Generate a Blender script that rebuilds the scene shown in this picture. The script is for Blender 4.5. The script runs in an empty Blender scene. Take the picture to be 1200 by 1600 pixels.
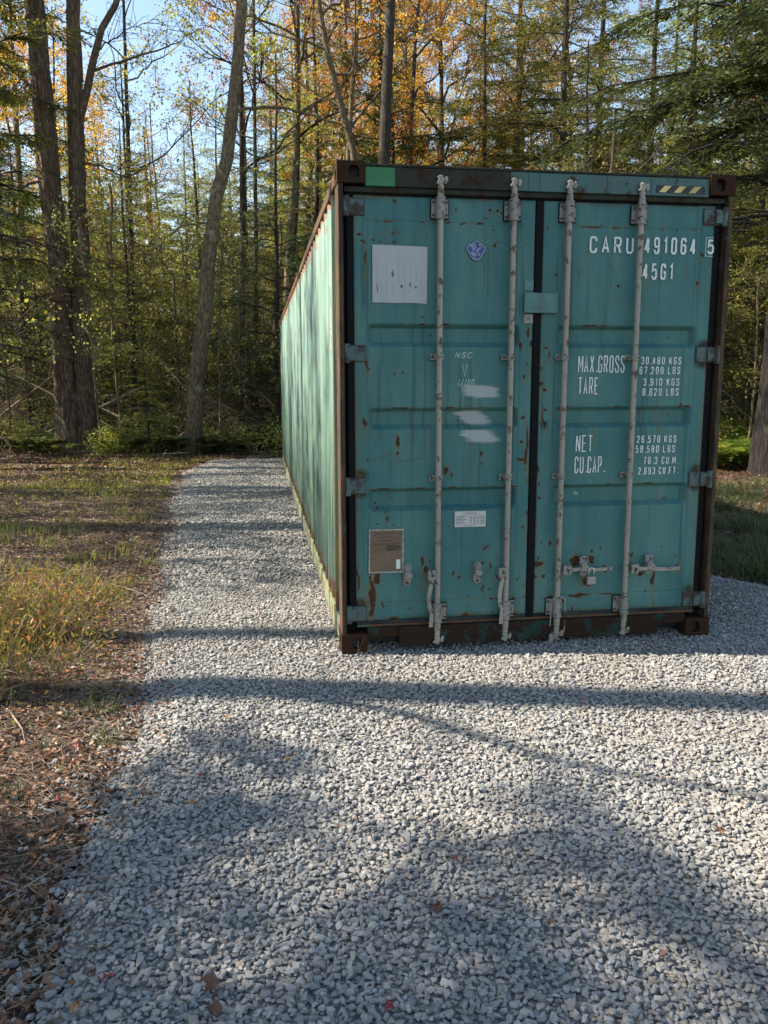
import bpy, math, random
import numpy as np
from mathutils import Matrix, Vector
R = math.radians
SC = bpy.context.scene
COL = SC.collection
rng = np.random.default_rng(7)
random.seed(7)

# ------------------------------------------------------------------ camera
cam_d = bpy.data.cameras.new("camera"); cam = bpy.data.objects.new("camera", cam_d); COL.objects.link(cam)
cam_d.sensor_fit = 'HORIZONTAL'; cam_d.sensor_width = 36.0; cam_d.lens = 36.0*1282.7/1200.0
cam_d.clip_start = 0.05; cam_d.clip_end = 600
yaw, pit, rol = 0.151457, -0.156109, -0.0020177
f = Vector((math.sin(yaw)*math.cos(pit), math.cos(yaw)*math.cos(pit), math.sin(pit)))
rt = Vector((math.cos(yaw), -math.sin(yaw), 0)); up = rt.cross(f)
r2 = math.cos(rol)*rt + math.sin(rol)*up; u2 = -math.sin(rol)*rt + math.cos(rol)*up
m = Matrix((r2, u2, -f)).transposed().to_4x4(); m.translation = (-0.4769, -4.8628, 1.6537)
cam.matrix_world = m
SC.camera = cam

# ------------------------------------------------------------------ sky, sun, exposure
SUN_EL, SUN_AZ = R(39), R(-80)            # azimuth clockwise from +Y, towards the sun
W = bpy.data.worlds.new("World"); SC.world = W; W.use_nodes = True
nt = W.node_tree; nt.nodes.clear()
sky = nt.nodes.new("ShaderNodeTexSky"); sky.sky_type = 'NISHITA'; sky.sun_disc = False
sky.sun_elevation = SUN_EL; sky.sun_rotation = SUN_AZ; sky.air_density = 1.0; sky.dust_density = 0.25; sky.ozone_density = 2.6
bg = nt.nodes.new("ShaderNodeBackground"); bg.inputs[1].default_value = 0.13
wo = nt.nodes.new("ShaderNodeOutputWorld")
tint = nt.nodes.new('ShaderNodeMix'); tint.data_type = 'RGBA'; tint.blend_type = 'MULTIPLY'; tint.inputs[0].default_value = 1.0; tint.inputs[7].default_value = (1.12, 1.0, .85, 1)
nt.links.new(sky.outputs[0], tint.inputs[6]); nt.links.new(tint.outputs[2], bg.inputs[0]); nt.links.new(bg.outputs[0], wo.inputs[0])
sd = bpy.data.lights.new("sun", 'SUN'); sun = bpy.data.objects.new("sun", sd); COL.objects.link(sun)
sd.energy = 4.8; sd.angle = R(0.53); sd.color = (1.0, 0.90, 0.75)
tosun = Vector((math.sin(SUN_AZ)*math.cos(SUN_EL), math.cos(SUN_AZ)*math.cos(SUN_EL), math.sin(SUN_EL)))
sun.rotation_euler = tosun.to_track_quat('Z', 'Y').to_euler()
SC.view_settings.view_transform = 'Standard'; SC.view_settings.look = 'None'
SC.view_settings.exposure = 1.4; SC.view_settings.gamma = 1.0
SC.cycles.max_bounces = 6; SC.cycles.diffuse_bounces = 3; SC.cycles.transmission_bounces = 3
SC.cycles.use_denoising = True

# ------------------------------------------------------------------ helpers
def vnoise(x, y, seed=0):
    x = np.asarray(x, float); y = np.asarray(y, float)
    xi = np.floor(x).astype(np.int64); yi = np.floor(y).astype(np.int64)
    fx = x-xi; fy = y-yi; fx = fx*fx*(3-2*fx); fy = fy*fy*(3-2*fy)
    def h(a, b):
        n = (a*374761393 + b*668265263 + seed*1442695041) & 0xffffffff
        n = ((n ^ (n >> 13))*1274126177) & 0xffffffff
        return ((n ^ (n >> 16)) & 0xffff)/65535.0
    return (h(xi, yi)*(1-fx)+h(xi+1, yi)*fx)*(1-fy)+(h(xi, yi+1)*(1-fx)+h(xi+1, yi+1)*fx)*fy
def fbm(x, y, o=4, seed=0):
    s = 0; a = 0.5; t = 0
    for k in range(o):
        s = s+a*vnoise(np.asarray(x)*2**k, np.asarray(y)*2**k, seed+k); t += a; a *= .5
    return s/t

def link(name, me, mat=None, parent=None):
    o = bpy.data.objects.new(name, me); COL.objects.link(o)
    if mat is not None:
        for mm in (mat if isinstance(mat, (list, tuple)) else [mat]): me.materials.append(mm)
    if parent: o.parent = parent
    return o
def np_mesh(name, V, F, smooth=False, attr=None, cols=None, mi=None):
    """F: int array (n,k) of one polygon size, or list of such arrays"""
    if not isinstance(F, list): F = [F]
    F = [np.asarray(a) for a in F if len(a)]
    V = np.asarray(V, np.float32)
    me = bpy.data.meshes.new(name)
    loops = np.concatenate([a.ravel() for a in F]).astype(np.int32)
    cnt = np.concatenate([np.full(len(a), a.shape[1]) for a in F]).astype(np.int32)
    start = np.concatenate([[0], np.cumsum(cnt)[:-1]]).astype(np.int32)
    me.vertices.add(len(V)); me.vertices.foreach_set("co", V.ravel())
    me.loops.add(len(loops)); me.loops.foreach_set("vertex_index", loops)
    me.polygons.add(len(cnt)); me.polygons.foreach_set("loop_start", start); me.polygons.foreach_set("loop_total", cnt)
    me.polygons.foreach_set("use_smooth", np.full(len(cnt), bool(smooth)))
    if mi is not None: me.polygons.foreach_set("material_index", np.asarray(mi, np.int32))
    if attr is not None:
        a = me.attributes.new("rnd", 'FLOAT', 'POINT'); a.data.foreach_set("value", np.asarray(attr, np.float32))
    if cols is not None:
        a = me.attributes.new("wear", 'FLOAT_COLOR', 'POINT')
        c = np.ones((len(V), 4), np.float32); c[:, :cols.shape[1]] = cols; a.data.foreach_set("color", c.ravel())
    me.update(calc_edges=True); me.validate()
    return me
def tag(o, label=None, cat=None, group=None, kind=None):
    if label: o["label"] = label
    if cat: o["category"] = cat
    if group: o["group"] = group
    if kind: o["kind"] = kind
    return o
def empty(name, loc=(0, 0, 0), rz=0):
    o = bpy.data.objects.new(name, None); COL.objects.link(o); o.location = loc; o.rotation_euler = (0, 0, rz)
    o.empty_display_size = 0.2
    return o
def copy_tree(o, parent=None):
    c = o.copy(); COL.objects.link(c)
    if parent: c.parent = parent
    for ch in list(o.children): copy_tree(ch, c)
    return c

class MB:
    def __init__(s): s.v = []; s.f = []; s.m = []
    def add(s, V, F, mi=0):
        b = len(s.v); s.v += [tuple(map(float, p)) for p in V]; s.f += [tuple(int(i)+b for i in q) for q in F]; s.m += [mi]*len(F)
        return s
    def box(s, x0, x1, y0, y1, z0, z1, mi=0):
        return s.add([(x0,y0,z0),(x1,y0,z0),(x1,y1,z0),(x0,y1,z0),(x0,y0,z1),(x1,y0,z1),(x1,y1,z1),(x0,y1,z1)],
              [(0,3,2,1),(4,5,6,7),(0,1,5,4),(1,2,6,5),(2,3,7,6),(3,0,4,7)], mi)
    def cyl(s, c, axis, r, l, n=12, r2=None, mi=0):
        c = Vector(c); a = Vector(axis).normalized(); t = a.orthogonal().normalized(); b = a.cross(t); r2 = r if r2 is None else r2
        V = []
        for k, rr in ((0, r), (1, r2)):
            for i in range(n):
                an = 2*math.pi*i/n; V.append(c+a*(l*k)+(t*math.cos(an)+b*math.sin(an))*rr)
        F = [(i, (i+1) % n, n+(i+1) % n, n+i) for i in range(n)]+[tuple(range(n))[::-1], tuple(range(n, 2*n))]
        return s.add(V, F, mi)
    def tube(s, pts, rad, n=8, mi=0):
        V, F = tube(np.array(pts, float), np.full(len(pts), rad) if np.isscalar(rad) else np.array(rad), n)
        return s.add(V, F, mi)
    def prism(s, poly, y0, y1, mi=0):           # poly in (x,z), extruded over y
        n = len(poly)
        V = [(x, y0, z) for x, z in poly]+[(x, y1, z) for x, z in poly]
        F = [(i, (i+1) % n, n+(i+1) % n, n+i) for i in range(n)]+[tuple(range(n))[::-1], tuple(range(n, 2*n))]
        return s.add(V, F, mi)
    def build(s, name, mat, parent=None, bevel=0, smooth=False, seg=2):
        me = bpy.data.meshes.new(name); me.from_pydata(s.v, [], s.f); me.update()
        me.polygons.foreach_set("material_index", s.m)
        import bmesh
        bm = bmesh.new(); bm.from_mesh(me); bmesh.ops.recalc_face_normals(bm, faces=bm.faces); bm.to_mesh(me); bm.free()
        o = link(name, me, mat, parent)
        if smooth:
            me.polygons.foreach_set("use_smooth", np.ones(len(me.polygons), bool))
            me.set_sharp_from_angle(angle=R(40))
        if bevel:
            b = o.modifiers.new("bevel", 'BEVEL'); b.width = bevel; b.segments = seg; b.limit_method = 'ANGLE'; b.angle_limit = R(35)
        return o
def tube(P, rad, n=8):
    P = np.asarray(P, float); T = np.gradient(P, axis=0); T /= np.linalg.norm(T, axis=1)[:, None]+1e-9
    ref = np.array([0, 0, 1.]) if abs(T[:, 2]).mean() < .8 else np.array([1., 0, 0])
    A = np.cross(T, ref); A /= np.linalg.norm(A, axis=1)[:, None]+1e-9; B = np.cross(T, A)
    an = np.arange(n)*2*np.pi/n
    V = P[:, None]+rad[:, None, None]*(A[:, None]*np.cos(an)[None, :, None]+B[:, None]*np.sin(an)[None, :, None])
    k = len(P); i = np.arange(k-1)[:, None]*n; j = np.arange(n)[None]
    F = np.stack([i+j, i+(j+1) % n, i+n+(j+1) % n, i+n+j], -1).reshape(-1, 4)
    return V.reshape(-1, 3), F
BOLTS = {}
def bolt(p, r, l, n, door):                      # every bolt head is a mesh object of its own
    k = (round(r, 4), round(l, 4), n)
    if k not in BOLTS:
        b = MB(); b.cyl((0, 0, 0), (0, -1, 0), r, l, n); BOLTS[k] = b.build("bolt", M_bolt, door)
        o = BOLTS[k]
    else:
        o = BOLTS[k].copy(); COL.objects.link(o); o.parent = door
    o.location = p; return o
class NB:                                        # numpy accumulator of quads
    def __init__(s): s.V = []; s.F = []; s.A = []; s.n = 0
    def add(s, V, F, a=0.5):
        s.V.append(V); s.F.append(F+s.n); s.A.append(np.full(len(V), a) if np.isscalar(a) else a); s.n += len(V)
    def mesh(s, name, smooth=False):
        return np_mesh(name, np.concatenate(s.V), np.concatenate(s.F), smooth, attr=np.concatenate(s.A))
def twigs(P0, P1, P2, r):                        # many 3-point, 3-sided twigs at once
    n = len(P0); P = np.stack([P0, P1, P2], 1)
    T = P2-P0; T /= np.linalg.norm(T, axis=1)[:, None]+1e-9
    A = np.cross(T, rng.normal(size=(n, 3))); A /= np.linalg.norm(A, axis=1)[:, None]+1e-9; B = np.cross(T, A)
    an = np.arange(3)*2*np.pi/3
    ring = A[:, None]*np.cos(an)[None, :, None]+B[:, None]*np.sin(an)[None, :, None]
    rr = np.asarray(r)[:, None]*np.array([1, .7, .25])[None]
    V = (P[:, :, None]+ring[:, None]*rr[:, :, None, None]).reshape(-1, 3)
    b = np.arange(n)[:, None, None]*9; i = np.arange(2)[None, :, None]*3; j = np.arange(3)[None, None]
    F = np.stack([b+i+j, b+i+(j+1) % 3, b+i+3+(j+1) % 3, b+i+3+j], -1).reshape(-1, 4)
    return V, F
def leaves(C, D, N, l, w):                       # rhombic leaves: centre, direction, normal
    D = D/(np.linalg.norm(D, axis=1)[:, None]+1e-9); S = np.cross(N, D); S /= np.linalg.norm(S, axis=1)[:, None]+1e-9
    l = np.broadcast_to(l, len(C))[:, None]; w = np.broadcast_to(w, len(C))[:, None]
    V = np.stack([C-D*l*.5, C+S*w*.5-D*l*.05, C+D*l*.5, C-S*w*.5-D*l*.05], 1).reshape(-1, 3)
    return V, np.arange(len(C)*4).reshape(-1, 4)
def rdir(n): 
    d = rng.normal(size=(n, 3)); return d/np.linalg.norm(d, axis=1)[:, None]

# ------------------------------------------------------------------ materials
class Mat:
    def __init__(s, name):
        s.m = bpy.data.materials.new(name); s.m.use_nodes = True; s.t = s.m.node_tree
        s.b = s.t.nodes["Principled BSDF"]; s.o = s.t.nodes["Material Output"]
        s.coord = None
    def n(s, typ, **kw):
        x = s.t.nodes.new(typ)
        for k, v in kw.items(): setattr(x, k, v)
        return x
    def L(s, a, b): s.t.links.new(a, b)
    def pos(s, which='Object', scale=(1, 1, 1)):
        tc = s.n("ShaderNodeTexCoord"); mp = s.n("ShaderNodeMapping"); mp.inputs['Scale'].default_value = scale
        s.L(tc.outputs[which], mp.inputs[0]); return mp.outputs[0]
    def noise(s, co, scale=5, detail=4, rough=.55, dist=0):
        x = s.n("ShaderNodeTexNoise"); x.inputs['Scale'].default_value = scale; x.inputs['Detail'].default_value = detail
        x.inputs['Roughness'].default_value = rough; x.inputs['Distortion'].default_value = dist; s.L(co, x.inputs['Vector']); return x.outputs['Fac']
    def ramp(s, fac, stops, interp='LINEAR'):
        x = s.n("ShaderNodeValToRGB"); x.color_ramp.interpolation = interp; e = x.color_ramp.elements
        while len(e) > 1: e.remove(e[-1])
        for i, (p, c) in enumerate(stops):
            c = (c, c, c, 1) if np.isscalar(c) else (*c, 1)
            if i == 0: e[0].position = p; e[0].color = c
            else: q = e.new(p); q.color = c
        s.L(fac, x.inputs[0]); return x.outputs[0]
    def mix(s, fac, a, b, mode='MIX'):
        x = s.n("ShaderNodeMix", data_type='RGBA', blend_type=mode)
        if np.isscalar(fac): x.inputs[0].default_value = fac
        else: s.L(fac, x.inputs[0])
        for v, i in ((a, 6), (b, 7)):
            if isinstance(v, (tuple, list)): x.inputs[i].default_value = (*v, 1) if len(v) == 3 else v
            else: s.L(v, x.inputs[i])
        return x.outputs[2]
    def math(s, op, a, b=None, clamp=False):
        x = s.n("ShaderNodeMath", operation=op); x.use_clamp = clamp
        for v, i in ((a, 0), (b, 1)):
            if v is None: continue
            if np.isscalar(v): x.inputs[i].default_value = v
            else: s.L(v, x.inputs[i])
        return x.outputs[0]
    def attr(s, name, out='Fac'):
        x = s.n("ShaderNodeAttribute"); x.attribute_name = name; return x.outputs[out]
    def bump(s, h, dist=.01, strength=1.0):
        x = s.n("ShaderNodeBump"); x.inputs['Distance'].default_value = dist; x.inputs['Strength'].default_value = strength
        s.L(h, x.inputs['Height']); s.L(x.outputs[0], s.b.inputs['Normal']); return x
    def col(s, c):
        if isinstance(c, (tuple, list)): s.b.inputs['Base Color'].default_value = (*c, 1)
        else: s.L(c, s.b.inputs['Base Color'])
    def rough(s, r, metal=0):
        if np.isscalar(r): s.b.inputs['Roughness'].default_value = r
        else: s.L(r, s.b.inputs['Roughness'])
        s.b.inputs['Metallic'].default_value = metal

RUST_D, RUST_L = (0.030, 0.015, 0.009), (0.17, 0.075, 0.028)
def paint_mat(name, base, rust=.3, scale=14, rough=.5, rustcol=None, dirt=(.05, .05, .04), streak=False):
    M = Mat(name); co = M.pos()
    n1 = M.noise(co, 2.2, 5); n2 = M.noise(co, scale, 6, .65); n3 = M.noise(M.pos(scale=(1, 1, .12)), 16, 5, .6)
    c = M.mix(M.ramp(n1, [(.3, 0), (.75, 1)]), tuple(x*.82 for x in base), tuple(min(1, x*1.18) for x in base))
    c = M.mix(M.ramp(n3, [(.45, 0), (.8, .55)]), c, dirt)
    rc = M.mix(M.noise(co, 45, 3), RUST_D, rustcol or RUST_L)
    msk = M.ramp(M.math('ADD', n2, rust-.5), [(.52, 0), (.58, 1)])
    c = M.mix(msk, c, rc)
    M.col(c); M.rough(M.ramp(msk, [(0, rough), (1, .9)]))
    M.bump(M.math('ADD', M.math('MULTIPLY', msk, .5), M.noise(co, 120, 3)), .0015, .6)
    return M.m

def door_mat():
    M = Mat("door_paint"); co = M.pos(); w = M.attr("wear", 'Color')
    sp = M.n("ShaderNodeSeparateColor"); M.L(w, sp.inputs[0]); r, g, b = sp.outputs
    n1 = M.noise(co, 1.7, 5, .6); n2 = M.noise(M.pos(scale=(1, 1, .15)), 9, 5, .6)
    c = M.mix(M.ramp(n1, [(.3, 0), (.72, 1)]), (0.025, 0.118, 0.127), (0.072, 0.180, 0.168))
    c = M.mix(M.ramp(n2, [(.45, 0), (.85, .35)]), c, (.14, .27, .235))
    gr = M.ramp(M.math('ADD', b, M.math('MULTIPLY', M.math('SUBTRACT', M.noise(co, 30, 5, .7), .5), .35)), [(.12, 0), (.75, 1)])
    c = M.mix(M.math('MULTIPLY', gr, .92), c, (.028, .024, .018))
    stain = M.ramp(r, [(.04, 0), (.35, .6), (.55, .75)])
    c = M.mix(stain, c, (.13, .10, .045))
    core = M.ramp(M.math('ADD', r, M.math('MULTIPLY', M.math('SUBTRACT', M.noise(co, 60, 4, .7), .5), .5)), [(.48, 0), (.58, 1)])
    c = M.mix(core, c, M.mix(M.noise(co, 70, 3), (.018, .011, .008), (.085, .042, .022)))
    wm = M.ramp(M.math('ADD', g, M.math('MULTIPLY', M.math('SUBTRACT', M.noise(M.pos(scale=(.3, 1, 1)), 60, 5, .7), .5), .5)), [(.30, 0), (.62, .85)])
    c = M.mix(wm, c, (.36, .38, .38))
    M.col(c); M.rough(M.ramp(M.math('MAXIMUM', core, gr), [(0, .55), (1, .9)]))
    M.b.inputs['Specular IOR Level'].default_value = .3
    M.bump(M.math('ADD', M.math('MULTIPLY', core, .7), M.noise(co, 140, 3)), .0012, .5)
    return M.m

def side_mat():
    M = Mat("faded_side_paint"); co = M.pos(); v = M.pos(scale=(1, 1, .07))
    n1 = M.noise(v, 7, 6, .6, .3); n2 = M.noise(co, 5, 6, .65); n3 = M.noise(M.pos(scale=(1, 1, .05)), 26, 5, .6)
    c = M.mix(M.ramp(n1, [(.3, 0), (.7, 1)]), (0.048, 0.135, 0.128), (0.185, 0.272, 0.212))
    c = M.mix(M.ramp(n3, [(.55, 0), (.75, .6)]), c, (.25, .28, .15))
    c = M.mix(M.ramp(n3, [(.32, .85), (.46, 0)]), c, (.055, .07, .035))
    xyz = M.n("ShaderNodeSeparateXYZ"); tc = M.n("ShaderNodeTexCoord"); M.L(tc.outputs['Object'], xyz.inputs[0])
    # rust and algae run down beside the corner post and along the two rails
    near = M.ramp(M.math('DIVIDE', xyz.outputs[1], 1.0), [(.15, 1), (.42, .6), (1, 0)])
    nr = M.math('ADD', near, M.math('SUBTRACT', n3, .62)); 
    c = M.mix(M.ramp(nr, [(.25, 0), (.55, .85)]), c, M.mix(M.ramp(n1, [(.42, 0), (.55, 1)]), (.12, .055, .022), (.24, .22, .07)))
    z = M.math('DIVIDE', xyz.outputs[2], 2.9)
    e = M.ramp(z, [(.055, .75), (.13, .12), (.3, 0), (.86, 0), (.95, .45), (1, .9)])
    rm = M.ramp(M.math('ADD', e, M.math('SUBTRACT', n2, .52)), [(.4, 0), (.5, 1)])
    c = M.mix(rm, c, M.mix(n3, (.05, .025, .015), (.24, .11, .05)))
    M.col(c); M.rough(.72); M.bump(M.noise(co, 60, 4), .002, .5)
    return M.m

def simple(name, colr, rough=.6, metal=0, var=.25, scale=20, bd=.001):
    M = Mat(name); co = M.pos(); n = M.noise(co, scale, 5, .6)
    M.col(M.mix(M.ramp(n, [(.3, 0), (.7, 1)]), tuple(x*(1-var) for x in colr), tuple(min(1, x*(1+var)) for x in colr)))
    M.rough(rough, metal)
    if bd: M.bump(M.noise(co, scale*5, 3), bd, .6)
    return M.m

def leaf_mat(name, c1, c2, c3=None, trans=.45, objvar=True):
    M = Mat(name); r = M.attr("rnd"); oi = M.n("ShaderNodeObjectInfo")
    st = [(0, c1), (.6, c2), (1, c3 or c2)]
    c = M.ramp(r, st)
    if objvar:
        hsv = M.n("ShaderNodeHueSaturation"); M.L(c, hsv.inputs['Color'])
        M.L(M.math('ADD', M.math('MULTIPLY', oi.outputs['Random'], .05), .475), hsv.inputs['Hue'])
        M.L(M.math('ADD', M.math('MULTIPLY', oi.outputs['Random'], .5), .75), hsv.inputs['Value']); c = hsv.outputs[0]
    M.col(c); M.rough(.5)
    tr = M.n("ShaderNodeBsdfTranslucent"); M.L(c, tr.inputs[0]); mx = M.n("ShaderNodeMixShader"); mx.inputs[0].default_value = trans
    M.L(M.b.outputs[0], mx.inputs[1]); M.L(tr.outputs[0], mx.inputs[2]); M.L(mx.outputs[0], M.o.inputs[0])
    return M.m

def bark_mat(name, dark, light, lichen=None, lamt=.5, sc=1.0, bd=.03):
    M = Mat(name); v = M.pos(scale=(8*sc, 8*sc, 1.15*sc)); co = M.pos()
    n = M.noise(v, 3, 7, .68, .6); vo = M.n("ShaderNodeTexVoronoi", feature='DISTANCE_TO_EDGE'); vo.inputs['Scale'].default_value = 2.6
    M.L(v, vo.inputs['Vector']); cr = M.ramp(vo.outputs[0], [(0, .45), (.22, 1)])
    n2 = M.noise(M.pos(scale=(26*sc, 26*sc, 2.2*sc)), 2, 6, .7, 1.2); h = M.math('MULTIPLY', M.math('MULTIPLY', cr, n), M.math('MULTIPLY', n2, 1.9))
    c = M.mix(M.ramp(h, [(.22, 0), (.68, 1)]), dark, light); c = M.mix(M.ramp(M.noise(co, 1.3, 4, .6), [(.4, 0), (.7, .35)]), c, dark)
    if lichen:
        c = M.mix(M.ramp(M.noise(co, 3.5, 7, .7), [(.56, 0), (.66, lamt)]), c, lichen)
    M.col(c); M.rough(.92); M.bump(h, bd, 1.0)
    return M.m

M_door = door_mat(); M_side = side_mat()
M_frame = paint_mat("rusty_frame_paint", (.035, .06, .055), .60, 9)
M_head = paint_mat("header_paint", (.03, .105, .10), .46, 7, rustcol=(.05, .03, .02))
M_headr = paint_mat("header_dark_paint", (.024, .030, .022), .50, 12, rustcol=(.045, .028, .018))
M_sill = paint_mat("sill_paint", (.014, .04, .036), .62, 6, rustcol=(.026, .018, .013))
M_cast = paint_mat("casting_rust", (.022, .014, .012), .66, 12, rough=.85, rustcol=(.045, .022, .014))
M_rod = paint_mat("locking_bar_steel", (.27, .25, .215), .47, 22, rough=.45, rustcol=(.20, .13, .08), dirt=(.24, .21, .17))
M_brk = paint_mat("bracket_steel", (.22, .215, .20), .46, 40, rough=.45, rustcol=(.12, .07, .045), dirt=(.18, .16, .13))
M_bolt = simple("bolt_steel", (.06, .045, .035), .7, .3)
M_hinge = paint_mat("hinge_steel", (.05, .10, .10), .52, 14, rough=.5, rustcol=(.07, .06, .055))
M_black = simple("rubber_seal", (.006, .0065, .008), .7)
M_bluegrey = simple("worn_seal", (.03, .036, .042), .5, var=.6, scale=6)
for m_ in (M_black, M_headr, M_sill, M_cast, M_bluegrey): m_.node_tree.nodes["Principled BSDF"].inputs["Specular IOR Level"].default_value = .12
M_white = simple("white_lettering", (.62, .65, .64), .6, var=.22, scale=55, bd=0)
M_chalk = simple("chalk", (.45, .55, .52), .8, var=.2, bd=0)
M_green = simple("green_paint", (.008, .15, .045), .45, var=.25, scale=8)
M_yellow = paint_mat("hazard_yellow", (.62, .50, .20), .36, 12, rustcol=(.42, .16, .03))
M_hblack = simple("hazard_black", (.02, .02, .02), .6)
M_inside = simple("dark_underside", (.03, .03, .028), .9)

# ================================================================== SHIPPING CONTAINER
CW, CL, CH = 2.438, 12.192, 2.896
box = empty("shipping_container", (0, 0, 0))
tag(box, "long weathered teal steel shipping container with rusty frame standing on grey gravel", "shipping container")

def holed_face(mb, o, u, v, w, h, cu, cv, ru, rv, depth, nrm):
    o, u, v, nrm = map(Vector, (o, u, v, nrm))
    ang = sorted(set([2*math.pi*i/24 for i in range(24)]+[math.atan2(b-cv, a-cu) % (2*math.pi) for a in (0, w) for b in (0, h)]))
    O = []; I = []; K = []
    for a in ang:
        dx, dy = math.cos(a), math.sin(a)
        t = min([((w-cu)/dx if dx > 1e-9 else (-cu/dx if dx < -1e-9 else 1e9)), ((h-cv)/dy if dy > 1e-9 else (-cv/dy if dy < -1e-9 else 1e9))])
        O.append(o+u*(cu+dx*t)+v*(cv+dy*t))
        k = (abs(dx)**3+abs(dy)**3)**(-1/3)
        I.append(o+u*(cu+dx*k*ru)+v*(cv+dy*k*rv)); K.append(I[-1]-nrm*depth)
    n = len(ang); mb.add(O+I+K, [(i, (i+1) % n, n+(i+1) % n, n+i) for i in range(n)]+[(n+i, n+(i+1) % n, 2*n+(i+1) % n, 2*n+i) for i in range(n)])
    b = MB(); mb.add([p for p in K], [tuple(range(n))], 1)
def casting(x0, y0, z0, fx, fy, top):
    # fx/fy: +1 if the outer face is on the low side of that axis
    w, d, h = .162, .178, .118
    mb = MB(); x1, y1, z1 = x0+w, y0+d, z0+h
    ox = x0 if fx > 0 else x1; oy = y0 if fy > 0 else y1
    holed_face(mb, (x0, oy, z0), (1, 0, 0), (0, 0, 1), w, h, (.096 if fx > 0 else w-.096), .058, .030, .036, .045, (0, -1 if fy > 0 else 1, 0))
    holed_face(mb, (ox, y0, z0), (0, 1, 0), (0, 0, 1), d, h, (.09 if fy > 0 else d-.09), .058, .036, .028, .045, (-1 if fx > 0 else 1, 0, 0))
    iy = y1 if fy > 0 else y0; ix = x1 if fx > 0 else x0
    mb.add([(x0, iy, z0), (x1, iy, z0), (x1, iy, z1), (x0, iy, z1)], [(0, 1, 2, 3)])
    mb.add([(ix, y0, z0), (ix, y1, z0), (ix, y1, z1), (ix, y0, z1)], [(0, 1, 2, 3)])
    mb.add([(x0, y0, z0), (x1, y0, z0), (x1, y1, z0), (x0, y1, z0)], [(0, 1, 2, 3)])
    holed_face(mb, (x0, y0, z1), (1, 0, 0), (0, 1, 0), w, d, w/2, d/2, .028, .052, .045, (0, 0, 1)) if top else \
        mb.add([(x0, y0, z1), (x1, y0, z1), (x1, y1, z1), (x0, y1, z1)], [(0, 1, 2, 3)])
    import bmesh
    o = mb.build("corner_casting", [M_cast, M_inside], box)
    bm = bmesh.new(); bm.from_mesh(o.data); bmesh.ops.remove_doubles(bm, verts=bm.verts, dist=.0004)
    bmesh.ops.recalc_face_normals(bm, faces=bm.faces); bm.to_mesh(o.data); bm.free()
    b = o.modifiers.new("bevel", 'BEVEL'); b.width = .007; b.segments = 2; b.limit_method = 'ANGLE'; b.angle_limit = R(50)
    return o
for fx, x in ((1, 0), (-1, CW-.162)):
    for fy, y in ((1, 0), (-1, CL-.178)):
        for z in (0, CH-.118): casting(x, y, z, fx, fy, z > 1)
# corner posts
def post(x0, x1, sgn, y0, y1, front):
    mb = MB()
    xa, xb = (0.004, .034) if sgn > 0 else (CW-.034, CW-.004)
    mb.box(xa, xb, y0+.010, y1, .118, CH-.118)
    # inner channel set back behind the seal gap
    xa2, xb2 = (.034, .098) if sgn > 0 else (CW-.098, CW-.034)
    mb.box(xa2, xb2, y0+.085, y1, .118, CH-.118, 1)
    return mb.build("corner_post", [M_post, M_black], box, bevel=.005)
def post_mat():
    M = Mat("corner_post_rust"); v = M.pos(scale=(1, 1, .08)); co = M.pos()
    n = M.noise(v, 22, 6, .65, .4); k = M.noise(co, 7, 5, .6)
    c = M.ramp(n, [(.34, (.016, .010, .007)), (.46, (.055, .022, .010)), (.53, (.10, .055, .02)), (.62, (.05, .045, .022)), (.74, (.02, .012, .008))])
    c = M.mix(M.ramp(k, [(.4, 0), (.6, .75)]), c, (.022, .014, .010)); c = M.mix(M.ramp(M.noise(co, 11, 6, .7), [(.60, 0), (.66, .8)]), c, (.03, .09, .085))
    M.col(c); M.rough(.85); M.bump(n, .003, .6); return M.m
M_post = post_mat()
post(0, .05, 1, 0, .17, True); post(0, .05, -1, 0, .17, True)
for s in (1, -1):
    mb = MB(); xa, xb = (.004, .12) if s > 0 else (CW-.12, CW-.004)
    mb.box(xa, xb, CL-.15, CL-.01, .118, CH-.118); mb.build("corner_post", M_post, box, bevel=.006)
# header
mb = MB()
hx0, hx1 = .163, CW-.163
mb.box(.338, 1.02, .016, .12, 2.766, 2.872, 0)
mb.box(1.0225, hx1, .016, .12, 2.766, 2.872, 1)
mb.box(hx0, .338, .018, .12, 2.766, 2.872, 2)
n = 26                                           # battered top edge of the header
rr = np.random.default_rng(3)
for i in range(n):
    a = hx0+(hx1-hx0)*i/n; b = hx0+(hx1-hx0)*(i+1)/n-.002
    mb.box(a, b, .010+rr.uniform(0, .004), .16, 2.872+rr.uniform(.0005, .003), 2.886+rr.uniform(0, .004), 0)
mb.box(hx0-.12, hx1+.12, .035, .12, 2.735, 2.766, 0)
header = mb.build("door_header", [M_headr, M_head, M_green], box, bevel=.003)
mb = MB(); mb.box(1.93, 2.245, .0135, .018, 2.782, 2.826); hz = mb.build("hazard_marking", M_hblack, box)
mb = MB()
for i in range(3):
    x = 1.945+i*.096; mb.add([(x, .0115, 2.785), (x+.044, .0115, 2.785), (x+.082, .0115, 2.823), (x+.038, .0115, 2.823)], [(0, 1, 2, 3)])
mb.build("yellow_stripe", M_yellow, hz)
# weld lines on header
mb = MB()
for x in (1.13, 1.20, 1.62, 1.90): mb.box(x, x+.006, .0125, .018, 2.77, 2.87)
mb.build("weld_seam", M_head, header, bevel=.001)
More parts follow.
